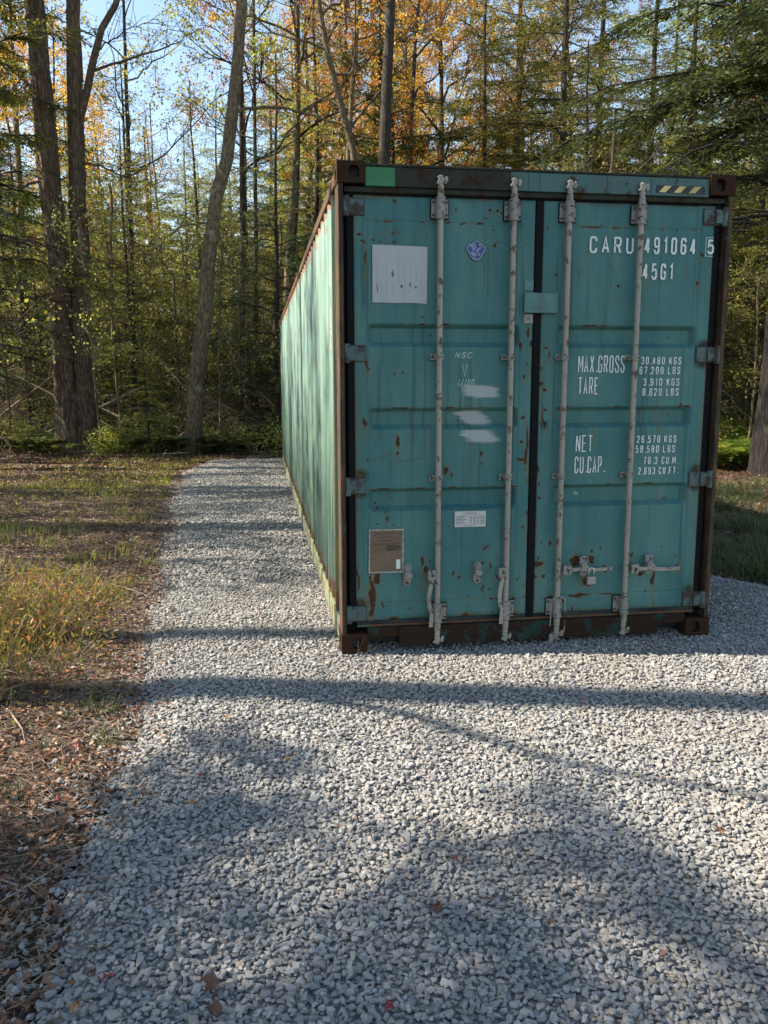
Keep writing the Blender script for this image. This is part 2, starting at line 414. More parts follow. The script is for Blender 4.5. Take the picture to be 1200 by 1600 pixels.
# sill with fork notches beside castings
mb = MB()
mb.box(.163, .36, .02, .14, .086, .150); mb.box(CW-.36, CW-.163, .02, .14, .086, .150)
mb.prism([(.36, .028), (2.075, .028), (2.075, .150), (.36, .150)], .006, .14)
mb.box(.0985, CW-.0985, .034, .16, .1505, .168, 1)
mb.box(.163, CW-.163, .14, .16, .02, .150, 2)
sill = mb.build("door_sill", [M_sill, M_frame, M_inside], box, bevel=.004)
# side rails, roof, floor, back wall
for s in (0, 1):
    x0 = .002 if s == 0 else CW-.062
    mb = MB(); mb.box(x0, x0+.060, .178, CL-.178, CH-.088, CH-.022); mb.build("top_rail", M_frame, box, bevel=.006)
    x0 = .004 if s == 0 else CW-.060
    mb = MB(); mb.box(x0, x0+.056, .178, CL-.178, .022, .165)
    xl = x0-.018 if s == 0 else x0+.056
    mb.build("bottom_rail", paint_mat("bottom_rail_paint", (.22, .26, .15), .5, 7), box, bevel=.005)
def corrugated(name, mat, horizontal, a0, a1, b0, b1, base, sign, pitch=.278, depth=.045, parent=box, rows=1):
    prof = []; y = a0
    segs = [(.072, 0, 0), (.068, 0, 1), (.070, 1, 1), (.068, 1, 0)]
    prof.append((y, 0)); k = 0
    while y < a1-1e-4:
        l, d0, d1 = segs[k % 4]; k += 1
        if y+l > a1: l = a1-y
        y += l; prof.append((y, d1 if l > 1e-4 else d0))
    V = []; n = len(prof)
    for j in range(rows+1):
        b = b0+(b1-b0)*j/rows
        for (p, d) in prof:
            q = base+sign*depth*d
            V.append((q, p, b) if not horizontal else (b, p, q))
    F = [(j*n+i, j*n+i+1, (j+1)*n+i+1, (j+1)*n+i) for j in range(rows) for i in range(n-1)]
    mb = MB(); mb.add(V, F); o = mb.build(name, mat, parent)
    o.data.set_sharp_from_angle(angle=R(30))
    so = o.modifiers.new("thickness", 'SOLIDIFY'); so.thickness = .002; so.offset = 0
    return o
side_l = corrugated("side_panel", M_side, False, .171, CL-.151, .166, CH-.089, .012, 1)
side_r = corrugated("side_panel", M_side, False, .171, CL-.151, .166, CH-.089, CW-.012, -1)
corrugated("roof_panel", M_side, True, .165, CL-.165, .063, CW-.063, CH-.028, -1, depth=.018)
mb = MB(); mb.box(.13, CW-.13, CL-.07, CL-.05, .12, CH-.1); mb.box(.163, CW-.163, CL-.11, CL-.012, CH-.11, CH-.01); mb.box(.163, CW-.163, CL-.11, CL-.012, .02, .15)
mb.build("end_wall", M_frame, box)
mb = MB(); mb.box(.065, CW-.065, .18, CL-.18, .11, .155)
for i in range(30): mb.box(.065, CW-.065, .45+i*.385, .50+i*.385, .03, .108)
mb.build("underfloor", M_inside, box)

# ---- doors as finely gridded pressed panels carrying painted wear
SPOTS = [(0.126,2.497,0.022,0.007,0.000),(0.156,2.462,0.030,0.011,0.000),(0.167,2.383,0.011,0.045,0.149),(0.714,2.652,0.008,0.019,0.030),(0.907,2.664,0.015,0.008,0.045),(0.950,2.655,0.015,0.008,0.000),(0.974,2.645,0.015,0.006,0.000),(0.239,2.582,0.011,0.006,0.000),(0.503,2.585,0.015,0.007,0.019),(0.668,2.582,0.023,0.006,0.000),(0.753,2.577,0.023,0.006,0.000),(0.843,2.576,0.030,0.006,0.000),(0.288,2.529,0.007,0.007,0.022),(0.352,2.527,0.004,0.007,0.000),(0.171,1.752,0.015,0.030,0.076),(0.340,1.703,0.008,0.015,0.000),(0.395,1.711,0.006,0.008,0.000),(0.154,1.419,0.015,0.035,0.115),(0.356,1.309,0.016,0.035,0.070),(0.364,1.227,0.016,0.016,0.047),(0.128,1.118,0.012,0.023,0.047),(0.168,1.188,0.012,0.008,0.000),(0.660,1.121,0.020,0.024,0.000),(0.688,1.084,0.016,0.020,0.000),(0.297,0.831,0.010,0.024,0.059),(0.510,0.559,0.016,0.028,0.239),(0.559,0.557,0.012,0.010,0.000),(0.539,0.505,0.020,0.024,0.120),(0.195,0.350,0.032,0.159,0.040),(0.232,0.451,0.028,0.048,0.000),(0.328,0.190,0.056,0.024,0.000),(0.786,0.190,0.045,0.024,0.000),(0.260,0.294,0.008,0.024,0.032),(0.947,0.514,0.008,0.020,0.089),(0.707,0.474,0.012,0.012,0.048),(0.745,0.439,0.010,0.020,0.040),(0.881,1.212,0.008,0.020,0.000),(0.886,1.160,0.006,0.008,0.032),(1.134,1.442,0.024,0.012,0.000),(1.125,1.292,0.012,0.012,0.024),(1.140,1.184,0.032,0.012,0.024),(1.155,0.759,0.016,0.012,0.016),(1.182,0.847,0.008,0.024,0.000),(1.248,0.433,0.025,0.016,0.020),(1.101,0.199,0.029,0.033,0.000),(1.130,0.416,0.008,0.012,0.000),(1.168,1.251,0.012,0.159,0.000),(1.246,1.118,0.016,0.032,0.000),(1.261,1.025,0.012,0.016,0.000),(1.273,1.488,0.024,0.012,0.000),(1.278,1.857,0.027,0.008,0.000),(1.296,1.815,0.008,0.031,0.000),(1.253,1.742,0.012,0.008,0.000),(1.275,0.519,0.053,0.020,0.057),(1.340,0.642,0.012,0.020,0.041),(1.293,0.639,0.008,0.012,0.020),(1.299,0.431,0.016,0.016,0.016),(1.515,0.523,0.045,0.037,0.041),(1.625,0.583,0.016,0.012,0.016),(1.618,0.528,0.029,0.025,0.016),(1.606,0.393,0.058,0.033,0.050),(1.549,0.294,0.104,0.010,0.000),(1.509,0.202,0.012,0.033,0.033),(1.721,0.465,0.017,0.033,0.021),(1.680,0.606,0.008,0.012,0.012),(2.055,0.389,0.021,0.059,0.168),(1.902,0.544,0.010,0.017,0.050),(2.102,0.601,0.008,0.013,0.075),(2.213,0.460,0.013,0.021,0.050),(2.179,1.510,0.010,0.008,0.000),(2.121,0.908,0.025,0.006,0.000),(2.300,1.260,0.006,0.006,0.012),(1.961,0.418,0.025,0.017,0.000),(1.997,0.310,0.010,0.017,0.042),(2.064,0.220,0.008,0.008,0.034),(1.538,2.582,0.012,0.006,0.015),(1.694,2.575,0.006,0.012,0.012),(2.091,2.585,0.012,0.008,0.016),(2.269,2.437,0.012,0.020,0.048),(2.241,2.268,0.016,0.024,0.056),(1.436,2.027,0.010,0.006,0.000),(1.599,2.599,0.006,0.019,0.000),(2.094,1.943,0.008,0.004,0.000),(1.111,1.876,0.016,0.023,0.000),(1.140,1.683,0.012,0.020,0.039),(1.162,1.952,0.012,0.031,0.000),(1.252,1.644,0.020,0.012,0.032),(1.273,1.605,0.016,0.012,0.012),(1.271,1.409,0.008,0.064,0.000),(0.272,0.652,0.016,0.024,0.000),(0.828,0.440,0.004,0.008,0.000),(0.434,0.258,0.008,0.012,0.016),(0.639,0.269,0.020,0.008,0.000),(0.817,0.316,0.032,0.004,0.000),(1.171,0.301,0.025,0.004,0.000),(1.299,0.279,0.025,0.004,0.000),(1.442,0.256,0.008,0.012,0.021),(1.554,0.195,0.012,0.017,0.012),(1.401,0.200,0.012,0.017,0.008),(0.922,0.774,0.008,0.008,0.000),(0.675,0.773,0.008,0.008,0.000),(0.110,0.456,0.008,0.119,0.000),(0.110,0.273,0.012,0.079,0.000)]
Y0 = .045
def make_door(x0, x1, z0, z1, px0, px1, side):
    st = .0055
    xs = np.linspace(x0, x1, int((x1-x0)/st)+1); zs = np.linspace(z0, z1, int((z1-z0)/st)+1)
    X, Z = np.meshgrid(xs, zs)
    D = np.zeros_like(X)
    def sm(t): return np.clip(t, 0, 1)
    for (a, b) in ((1.864, 1.998), (1.372, 1.503), (.874, 1.014)):
        k = sm((Z-a)/.030)*sm((b-Z)/.022)*sm((X-px0)/.030)*sm((px1-X)/.030)
        D = np.maximum(D, .044*k)
    # shallow groove round the pressed panel, dents, oil-canning
    for (a, b) in ((px0, None), (px1, None)):
        D += .004*np.exp(-((X-a)/.005)**2)*((Z > .27) & (Z < 2.58))
    for zz in (2.58, .295): D += .004*np.exp(-((Z-zz)/.005)**2)*((X > px0) & (X < px1))
    D += .009*fbm(X*2.2, Z*1.6, 2, 11)*((X > px0+.03) & (X < px1-.03))
    ed = np.minimum(np.minimum(X-x0, x1-X), np.minimum(Z-z0, z1-Z)); D += .006*np.exp(-ed/.006)
    Rr = np.zeros_like(X); G = np.zeros_like(X); B = np.zeros_like(X)
    wx = X+.022*(fbm(X*22, Z*22, 3, 31)-.5)*2*.8; wz = Z+.022*(fbm(X*22, Z*22, 3, 41)-.5)*2*.8
    for (a, b, ru, rv, sk) in SPOTS:
        if a < x0-.06 or a > x1+.06: continue
        wq = .6+.8*fbm(X*60, Z*60, 2, 97); q = wq*np.sqrt(((wx-a)/(ru*.50))**2+((wz-b)/(rv*.60))**2)
        Rr = np.maximum(Rr, np.clip(1.25-.55*q, 0, 1)*(q < 2.2))
        if sk > 0:
            t = (b-Z)/sk; kk = ((t > 0) & (t < 1.9))*(1-np.clip(t/1.6, 0, 1))*np.exp(-((wx-a)/(max(ru*.8, .006)))**2)*.52
            Rr = np.maximum(Rr, kk)
    sp = vnoise(X*75, Z*75, 5)*.6+.4*vnoise(X*30, Z*30, 8)             # small chips
    clus = fbm(X*3.2, Z*2.4, 3, 77)+.10*(Z < .6)-.05*(Z > 1.2)
    Rr = np.maximum(Rr, np.clip((sp*.62+clus*.38-.735)*14, 0, .8))
    # chips thick along the two meeting stiles
    cen = np.exp(-((X-1.215)/.10)**2)*(Z < 2.08)
    Rr = np.maximum(Rr, np.clip((sp-.80+.10*cen*vnoise(X*6, Z*3, 91))*12, 0, .9)*cen)
    Rr = np.maximum(Rr, .5*np.exp(-ed/.012)*np.clip((fbm(X*9, Z*9, 3, 12)-.45)*6, 0, 1))
    edge_x = (X-x0) if side == 'L' else (x1-X)                        # brown run beside the hinge edge
    run = np.exp(-edge_x/.022)*np.clip(.25+1.1*fbm(X*0+3, Z*1.6, 2, 61), 0, 1)
    Rr = np.maximum(Rr, .50*run*(Z < 1.75)); 
    if side == 'L':
        Rr = np.maximum(Rr, .45*np.exp(-((X-.18)/.035)**2)*(Z < .42)*np.clip(.5+vnoise(X*30, Z*4, 2), 0, 1))
        B = np.maximum(B, .55*np.exp(-((X-.15)/.05)**2)*np.exp(-(Z-.17)/.12))
    B = np.maximum(B, .85*np.exp(-(Z-z0)/.03)*fbm(X*6, Z*6, 3, 3)); B = np.maximum(B, .5*np.exp(-(z1-Z)/.03)*fbm(X*5, Z*6, 3, 33)*1.4)
    vs = fbm(X*42, Z*1.3, 3, 71); B = np.maximum(B, np.clip((vs-.60)*2.2, 0, .38)*np.clip(.4+fbm(X*3, Z*2, 2, 72), 0, 1))       # fine dirt runs
    vr = fbm(X*55, Z*2.2, 3, 73); Rr = np.maximum(Rr, np.clip((vr-.70)*2.4, 0, .30)*(Z < 2.5))
    for zl in (2.58, 1.998, 1.503, 1.014, .295): Rr = np.maximum(Rr, np.exp(-((Z-zl)/.006)**2)*np.clip((fbm(X*14, Z*3, 3, 74)-.56)*7, 0, .8)*((X > px0-.02) & (X < px1+.02)))
    for hz_ in (2.655, 1.825, 1.045, .245):                             # black smears round hinges
        hx = x0+.02 if side == 'L' else x1-.02
        if side == 'R' and hz_ < 2.6 or (side == 'L' and hz_ < 1.2):
            q = ((X-hx)/.055)**2+((Z-hz_-.055)/.035)**2; B = np.maximum(B, 1.1*np.exp(-q))
            q = ((X-hx)/.06)**2+((Z-hz_+.06)/.03)**2; B = np.maximum(B, .9*np.exp(-q))
    for cx in ((.61, 1.05) if side == 'L' else (1.393, 1.85)):            # faint grime beside bars
        B = np.maximum(B, .16*np.exp(-((X-cx)/.05)**2)*fbm(X*8, Z*1.5, 3, 23)*1.6)
    if side == 'L':                                                     # two rubbed white brush patches
        for (cx, cz, ax, az) in ((.868, 1.602, .135, .050), (.828, 1.440, .110, .055), (.868, 1.330, .130, .048)):
            sx_ = X-cx+(Z-cz)*.55+.05*(fbm(X*0+2, Z*45, 2, 9)-.5); q = (np.abs(sx_/ax)**3+np.abs((Z-cz)/az)**3)**(1/3)+.35*(fbm(X*6, Z*50, 3, 9)-.5)
            G = np.maximum(G, np.clip((1.20-q)*1.1, 0, .70))
    else:
        for (cx, cz, ax, az) in ((1.52, .955, .05, .02), (1.83, 1.80, .03, .02), (1.85, 1.41, .03, .03)):
            q = np.sqrt(((X-cx)/ax)**2+((Z-cz)/az)**2); G = np.maximum(G, .6*np.clip((1-q), 0, 1)*vnoise(X*60, Z*60, 4)*1.5)
    G = np.maximum(G, .5*np.clip((fbm(X*30, Z*30, 3, 55)-.80)*9, 0, 1))
    nz, nx = X.shape
    V = np.stack([X, Y0+D, Z], -1).reshape(-1, 3)
    i = np.arange(nz-1)[:, None]*nx+np.arange(nx-1)[None]
    F = np.stack([i, i+1, i+nx+1, i+nx], -1).reshape(-1, 4)
    nb = len(V)                                                         # plain back so the door has thickness
    V = np.concatenate([V, [[x0, Y0+.062, z0], [x1, Y0+.062, z0], [x1, Y0+.062, z1], [x0, Y0+.062, z1]]])
    cs = [0, nx-1, nz*nx-1, (nz-1)*nx]
    F2 = np.array([[nb+3, nb+2, nb+1, nb], [cs[0], nb, nb+1, cs[1]], [cs[1], nb+1, nb+2, cs[2]], [cs[2], nb+2, nb+3, cs[3]], [cs[3], nb+3, nb, cs[0]]])
    cols = np.stack([Rr, G, B], -1).reshape(-1, 3); cols = np.concatenate([cols, np.zeros((4, 3))])
    me = np_mesh("door", V, np.concatenate([F, F2]), smooth=True, cols=cols)
    me.set_sharp_from_angle(angle=R(50))
    return link("door", me, M_door, box)
doorL = make_door(.098, 1.190, .186, 2.722, .171, 1.108, 'L')
doorR = make_door(1.242, 2.340, .186, 2.722, 1.343, 2.258, 'R')
doorL["label"] = "left door with white square, eagle badge and hanging handles"
doorR["label"] = "right door with white serial lettering and padlocked handle"
# seals
mb = MB(); mb.box(.056, .097, .052, .080, .17, 2.765); mb.box(.0975, 1.196, .050, .085, 2.723, 2.764); mb.build("rubber_seal", M_black, doorL, bevel=.006)
mb = MB(); mb.box(2.341, 2.384, .052, .080, .17, 2.765); mb.box(1.197, 2.340, .050, .085, 2.7235, 2.764); mb.box(1.1915, 1.2405, .040, .078, .150, 2.722); mb.build("rubber_seal", M_black, doorR, bevel=.008)
mb = MB(); mb.box(.0985, 1.190, .043, .075, .1685, .1855); mb.build("bottom_seal", M_bluegrey, doorL, bevel=.003)
mb = MB(); mb.box(1.242, 2.339, .043, .075, .1685, .1855); mb.build("bottom_seal", M_bluegrey, doorR, bevel=.003)
# locking bars
def locking_bar(x, door):
    y = .004; mb = MB()
    mb.cyl((x, y, .14), (0, 0, 1), .0175, 2.60, 16)
    for z, s in ((2.70, 1), (.165, -1)):
        mb.cyl((x, y, z), (0, 0, s), .022, .045, 16, .019)
        mb.cyl((x, y, z+s*.045), (0, 0, s), .016, .035, 12, .019)
        zz = z+s*.105
        mb.prism([(x-.030, zz-.018), (x-.006, zz-.026), (x+.014, zz-.014), (x+.020, zz+.012), (x+.004, zz+.026), (x-.022, zz+.020), (x-.014, zz+.004)], y-.014, y+.012)
        mb.prism([(x+.020, zz-.020), (x+.040, zz-.012), (x+.042, zz+.018), (x+.030, zz+.024), (x+.022, zz+.008)], y-.008, y+.014)
        mb.cyl((x, y, zz-.03), (0, 0, 1), .014, .058, 12)
        mb.cyl((x, y, z+s*.040), (0, 0, s), .0225, .006, 16)
    return mb.build("locking_bar", M_rod, door, bevel=.002, smooth=True)
def plate_bracket(x, zc, h, w, door, sx=0):
    b = MB(); b.box(x-w/2+sx, x+w/2+sx, .030, .0445, zc-h/2, zc+h/2); b.cyl((x, .004, zc-h/2-.006), (0, 0, 1), .027, h+.012, 18)
    b.cyl((x, .004, zc-h/2-.010), (0, 0, 1), .030, .012, 18); b.cyl((x, .004, zc+h/2-.002), (0, 0, 1), .030, .010, 18)
    b.box(x-.026, x+.026, .004, .032, zc-h/2, zc+h/2)
    o = b.build("bearing_bracket", M_brk, door, bevel=.003, smooth=True)
    for sxx in (-1, 1):
        for zz in (-.34, .34): bolt((x+sx+sxx*(w/2-.011), .031, zc+zz*h), .008, .009, 6, door)
    for zz in (-.3, .3): bolt((x+.010, -.020, zc+zz*h), .004, .005, 8, door)
    g = MB(); g.box(x-w/2+sx-.005, x+w/2+sx+.005, .038, .0442, zc-h/2-.006, zc+h/2+.006); g.build("bracket_gasket", M_black, door, bevel=.002)
def guide(x, zc, door, sx):
    b = MB(); a0, a1 = sorted((x-sx*.052, x+sx*.032)); 
    b.box(a0, a1, .026, .0445, zc-.018, zc+.018); b.cyl((x, .004, zc-.019), (0, 0, 1), .0235, .038, 16); b.box(x-.023, x+.023, .004, .028, zc-.018, zc+.018)
    b.build("bar_guide", M_brk, door, bevel=.003, smooth=True)
    bolt((x-sx*.038, .027, zc), .008, .008, 6, door); bolt((x+.008, -.018, zc), .004, .006, 8, door)
for x, door in ((.602, doorL), (1.043, doorL), (1.384, doorR), (1.838, doorR)):
    locking_bar(x, door); plate_bracket(x, 2.655, .105, .100, door); plate_bracket(x, .232, .105, .092, door, .018 if door is doorL else -.018)
    guide(x, 1.805, door, 1); guide(x, 1.077, door, 1)
# handles
def hub(x, z, sx, door):
    b = MB(); b.prism([(x-.026, z-.030), (x+.018, z-.030), (x+.026, z-.022), (x+.026, z+.024), (x+.018, z+.032), (x-.018, z+.032), (x-.026, z+.024)], -.022, -.008)
    b.prism([(x-.020, z-.026), (x+.02, z-.026), (x+.02, z+.026), (x-.02, z+.026)], .010, .020)
    b.build("handle_hub", M_brk, door, bevel=.002)
    bolt((x+.004, -.021, z), .009, .008, 10, door)
def swept(pts, w, th, name, door):             # flat bar handle following (x,y,z) points
    P = np.array(pts, float); T = np.gradient(P, axis=0); T /= np.linalg.norm(T, axis=1)[:, None]
    Yv = np.array([0, 1., 0]); S = np.cross(T, Yv); S /= np.linalg.norm(S, axis=1)[:, None]; N = np.cross(S, T)
    V = []
    for p, s, n_ in zip(P, S, N):
        for a, b in ((-1, -1), (1, -1), (1, 1), (-1, 1)): V.append(p+s*a*w/2+n_*b*th/2)
    k = len(P); F = [(4*i+j, 4*i+(j+1) % 4, 4*i+4+(j+1) % 4, 4*i+4+j) for i in range(k-1) for j in range(4)]+[(3, 2, 1, 0), (4*k-4, 4*k-3, 4*k-2, 4*k-1)]
    m_ = MB(); m_.add(V, F); return m_.build(name, M_handle, door, bevel=.002)
M_handle = paint_mat("handle_steel", (.27, .25, .21), .48, 35, rough=.5, rustcol=(.16, .10, .06), dirt=(.14, .11, .08))
for x in (.562, 1.014):
    hub(x, .478, 1, doorL)
    swept([(x, -.012, .475), (x-.004, -.016, .42), (x-.016, -.020, .37), (x-.020, -.020, .32), (x-.012, -.014, .27), (x+.002, -.010, .24), (x-.002, -.010, .19), (x-.004, -.010, .145)], .026, .009, "door_handle", doorL)
hub(1.437, .478, 1, doorR); hub(1.893, .470, 1, doorR)
swept([(1.45, -.012, .479), (1.52, -.018, .482), (1.60, -.018, .474), (1.67, -.014, .475), (1.74, -.012, .480)], .022, .009, "door_handle", doorR)
swept([(1.905, -.012, .470), (1.97, -.018, .470), (2.04, -.018, .464), (2.10, -.014, .462), (2.20, -.012, .463)], .024, .009, "door_handle", doorR)
def retainer(x, z, door, hang=False):
    b = MB()
    pts = [(x+.026*math.cos(a), z+(.045 if math.sin(a) > 0 else -.045)+.026*math.sin(a)) for a in [2*math.pi*i/20+.01 for i in range(20)]]
    b.prism(pts, .034, .0445)
    b.prism([(x-.022, z-.012), (x+.022, z-.016), (x+.030, z+.006), (x+.016, z+.022), (x-.020, z+.026)], .004, .034)
    b.prism([(x-.016, z+.010), (x+.012, z+.010), (x+.008, z+.060), (x-.014, z+.060)], .018, .034)
    b.build("handle_catch", M_brk, door, bevel=.003)
    bolt((x, .034, z+.052), .009, .007, 8, door); bolt((x, .034, z-.052), .009, .007, 8, door)
retainer(.417, .474, doorL); retainer(.864, .474, doorL)
def retainer_r(x, z, door):
    b = MB()
    for zz, r_ in ((z+.042, .030), (z-.036, .026)):
        b.tube([(x+(r_-.007)*math.cos(a), .020, zz+(r_-.007)*math.sin(a)) for a in np.linspace(0, 2*math.pi, 17)], .009, 8)
    b.prism([(x-.022, z-.016), (x+.026, z-.022), (x+.046, z-.010), (x+.020, z+.012), (x-.002, z+.034), (x-.024, z+.030)], -.026, -.010)
    b.box(x-.018, x+.018, .020, .0445, z-.050, z+.060)
    b.build("handle_catch", M_brk, door, bevel=.002, smooth=True)
retainer_r(1.556, .488, doorR); retainer_r(2.000, .484, doorR)
# hinges
for door, xs_, sgn in ((doorL, (.040, .158), 1), (doorR, (2.262, 2.398), -1)):
    for z in (2.655, 1.825, 1.035, .238):
        b = MB(); h = .088
        b.box(xs_[0]+(.020 if sgn > 0 else 0), xs_[1]-(.020 if sgn < 0 else 0), .034, .0445, z-h/2, z+h/2)
        kx = xs_[0]+.010 if sgn > 0 else xs_[1]-.004
        b.cyl((kx, .026, z-h/2-.012), (0, 0, 1), .019, h+.024, 14)
        b.box(min(kx, (xs_[0]+xs_[1])/2), max(kx, (xs_[0]+xs_[1])/2), .018, .034, z-h/2+.004, z+h/2-.004)
        b.build("hinge", M_hinge, door, bevel=.003, smooth=True)
        g = MB(); g.box(xs_[0]+.014 if sgn > 0 else xs_[0]-.005, xs_[1]+.005 if sgn > 0 else xs_[1]-.02, .040, .0443, z-h/2-.006, z+h/2+.006); g.build("hinge_weld", M_bolt, door, bevel=.002)
# overlap plate in the middle
b = MB(); b.box(1.122, 1.332, .012, .028, 2.068, 2.186); b.box(1.245, 1.332, .028, .0445, 2.075, 2.180); b.build("overlap_plate", paint_mat("plate_paint", (.065, .18, .172), .44, 20), doorR, bevel=.003)
b = MB(); b.box(1.126, 1.186, .032, .0445, 2.005, 2.062); b.build("stop_block", M_brk, doorL, bevel=.003)
b = MB(); b.box(1.128, 1.184, .036, .0445, 2.20, 2.26); b.build("pad_plate", paint_mat("pad_paint", (.065, .18, .172), .40, 20), doorL, bevel=.002)

# ---- lettering: stroked stencil figures (own outline alphabet)
c_ = .22
GL = {
 '0': [[(c_,0),(1-c_,0),(1,c_*.6),(1,1-c_*.6),(1-c_,1),(c_,1),(0,1-c_*.6),(0,c_*.6),'c']],
 'O': None, 'C': [[(1,.28),(1,c_*.6),(1-c_,0),(c_,0),(0,c_*.6),(0,1-c_*.6),(c_,1),(1-c_,1),(1,1-c_*.6),(1,.74)]],
 'G': [[(1,.76),(1,1-c_*.6),(1-c_,1),(c_,1),(0,1-c_*.6),(0,c_*.6),(c_,0),(1-c_,0),(1,c_*.6),(1,.46),(.55,.46)]],
 'A': [[(0,0),(.5,1),(1,0)],[(.2,.3),(.8,.3)]],
 'R': [[(0,0),(0,1),(1-c_,1),(1,1-c_*.6),(1,.6),(1-c_,.48),(.02,.48)],[(.55,.46),(1,0)]],
 'U': [[(0,1),(0,c_*.6),(c_,0),(1-c_,0),(1,c_*.6),(1,1)]],
 'M': [[(-.15,0),(-.15,1)],[(-.08,1),(.5,.30),(1.08,1)],[(1.15,1),(1.15,0)]], 'X': [[(0,0),(1,1)],[(0,1),(1,0)]],
 'S': [[(1,.74),(1,1-c_*.6),(1-c_,1),(c_,1),(0,1-c_*.6),(0,.66),(1,.36),(1,c_*.6),(1-c_,0),(c_,0),(0,c_*.6),(0,.26)]],
 'T': [[(-.05,1),(1.05,1)],[(.5,.95),(.5,0)]], 'E': [[(1,1),(0,1),(0,0),(1,0)],[(.04,.52),(.85,.52)]],
 'N': [[(0,0),(0,1)],[(.06,1),(.94,0)],[(1,0),(1,1)]], 'P': [[(0,0),(0,1),(1-c_,1),(1,1-c_*.6),(1,.57),(1-c_,.45),(.02,.45)]],
 'K': [[(0,0),(0,1)],[(.04,.4),(1,1)],[(.42,.62),(1,0)]], 'L': [[(0,1),(0,0),(1,0)]],
 'B': [[(0,0),(0,1),(1-c_,1),(1,.9),(1,.62),(.8,.52),(.1,.52)],[(.8,.52),(1,.4),(1,.12),(1-c_,0),(.02,0)]],
 'F': [[(1,1),(0,1),(0,0)],[(.04,.5),(.85,.5)]], 'D': [[(0,0),(0,1),(1-c_,1),(1,1-c_*.6),(1,c_*.6),(1-c_,0),'c']],
 'I': [[(.5,0),(.5,1)]], 'V': [[(0,1),(.5,0),(1,1)]], 'H': [[(0,0),(0,1)],[(1,0),(1,1)],[(.04,.5),(.96,.5)]],
 '1': [[(.12,.8),(.62,1),(.62,0)]], '2': [[(0,.74),(0,1-c_*.6),(c_,1),(1-c_,1),(1,1-c_*.6),(1,.66),(0,.05),(0,0),(1,0)]],
 '3': [[(0,.78),(0,1-c_*.6),(c_,1),(1-c_,1),(1,1-c_*.6),(1,.62),(.8,.52),(.35,.52)],[(.8,.52),(1,.42),(1,c_*.6),(1-c_,0),(c_,0),(0,c_*.6),(0,.22)]],
 '4': [[(.70,0),(.70,.9)],[(.66,1),(0,.24),(1.05,.24)]],
 '5': [[(.95,1),(.08,1),(.02,.56),(.3,.64),(1-c_,.62),(1,.5),(1,c_*.6),(1-c_,0),(c_,0),(0,c_*.6),(0,.2)]],
 '6': [[(1,.78),(1,1-c_*.6),(1-c_,1),(c_,1),(0,1-c_*.6),(0,c_*.6),(c_,0),(1-c_,0),(1,c_*.6),(1,.45),(1-c_,.57),(.12,.57)]],
 '7': [[(0,1),(1,1),(.35,0)]],
 '8': [[(c_,.52),(0,.62),(0,.88),(c_,1),(1-c_,1),(1,.88),(1,.62),(1-c_,.52),'c'],[(c_,.50),(0,.38),(0,.12),(c_,0),(1-c_,0),(1,.12),(1,.38),(1-c_,.50)]],
 '9': [[(0,.22),(0,c_*.6),(c_,0),(1-c_,0),(1,c_*.6),(1,1-c_*.6),(1-c_,1),(c_,1),(0,1-c_*.6),(0,.55),(c_,.43),(.88,.43)]],
 '.': [[(.35,.0),(.35,.10)]], ',': [[(.45,.06),(.25,-.10)]], '/': [[(0,0),(1,1)]],
}
GL['O'] = GL['0']; GL['Q'] = GL['0']
def ribbon(pts, w, y, closed=False):
    P = np.array(pts, float); n = len(P); V = []
    for i in range(n):
        a = P[i-1] if (i > 0 or closed) else None; b = P[(i+1) % n] if (i < n-1 or closed) else None
        d1 = (P[i]-a) if a is not None else (b-P[i]); d2 = (b-P[i]) if b is not None else (P[i]-a)
        d1 = d1/(np.linalg.norm(d1)+1e-9); d2 = d2/(np.linalg.norm(d2)+1e-9)
        n1 = np.array([-d1[1], d1[0]]); n2 = np.array([-d2[1], d2[0]]); mm = n1+n2; mm /= np.linalg.norm(mm)+1e-9
        k = min(1/max(mm@n1, .3), 2.2)
        for s in (1, -1): q = P[i]+mm*s*w/2*k; V.append((q[0], y, q[1]))
    F = [(2*i, 2*i+1, (2*i+3) % (2*n), (2*i+2) % (2*n)) for i in range(n if closed else n-1)]
    return V, F
def text(mb, s, x0, x1, z0, h, w=None, y=Y0-.0015, fill=.62, skew=0.0):
    """spread the characters of s evenly over x0..x1"""
    wts = [(.45 if ch in '.,I' else .55 if ch == ' ' else .8 if ch == '1' else 1.) for ch in s]
    unit = (x1-x0)/(sum(wts)-(1-fill)*wts[-1]); x = x0; w = w or h*.125
    for ch, wt in zip(s, wts):
        if ch != ' ':
            gw = unit*fill*(wt if ch in 'I1' else 1)
            for k, st in enumerate(GL[ch]):
                cl = st[-1] == 'c'; q = [p for p in st if p != 'c']
                gx = lambda p: (x+w/2+p[0]*(gw-w)+(z0+p[1]*h-z0)*skew, z0+w/2+p[1]*(h-w))
                V, F = ribbon([gx(p) for p in q], w, y-.0003*k, cl); mb.add(V, F)
        x += unit*wt
def letters(name, items, door, mat=None, lab=None):
    for it in items:
        mb = MB(); text(mb, *it[:5], **(it[5] if len(it) > 5 else {})); mb.build(name, mat or M_white, door)
letters("lettering", [("CARU", 1.533, 1.815, 2.428, .098)], doorR)
letters("lettering", [("491064", 1.884, 2.222, 2.430, .100)], doorR)
letters("lettering", [("45G1", 1.880, 2.085, 2.278, .097)], doorR)
mb = MB(); text(mb, "5", 2.300, 2.342, 2.436, .088, fill=1.0, w=.0125); V, F = ribbon([(2.288, 2.424), (2.288, 2.535), (2.3365, 2.535)], .003, Y0-.0015); mb.add(V, F)
V, F = ribbon([(2.288, 2.424), (2.3365, 2.424)], .003, Y0-.0018); mb.add(V, F)
mb.build("check_digit", M_white, doorR)
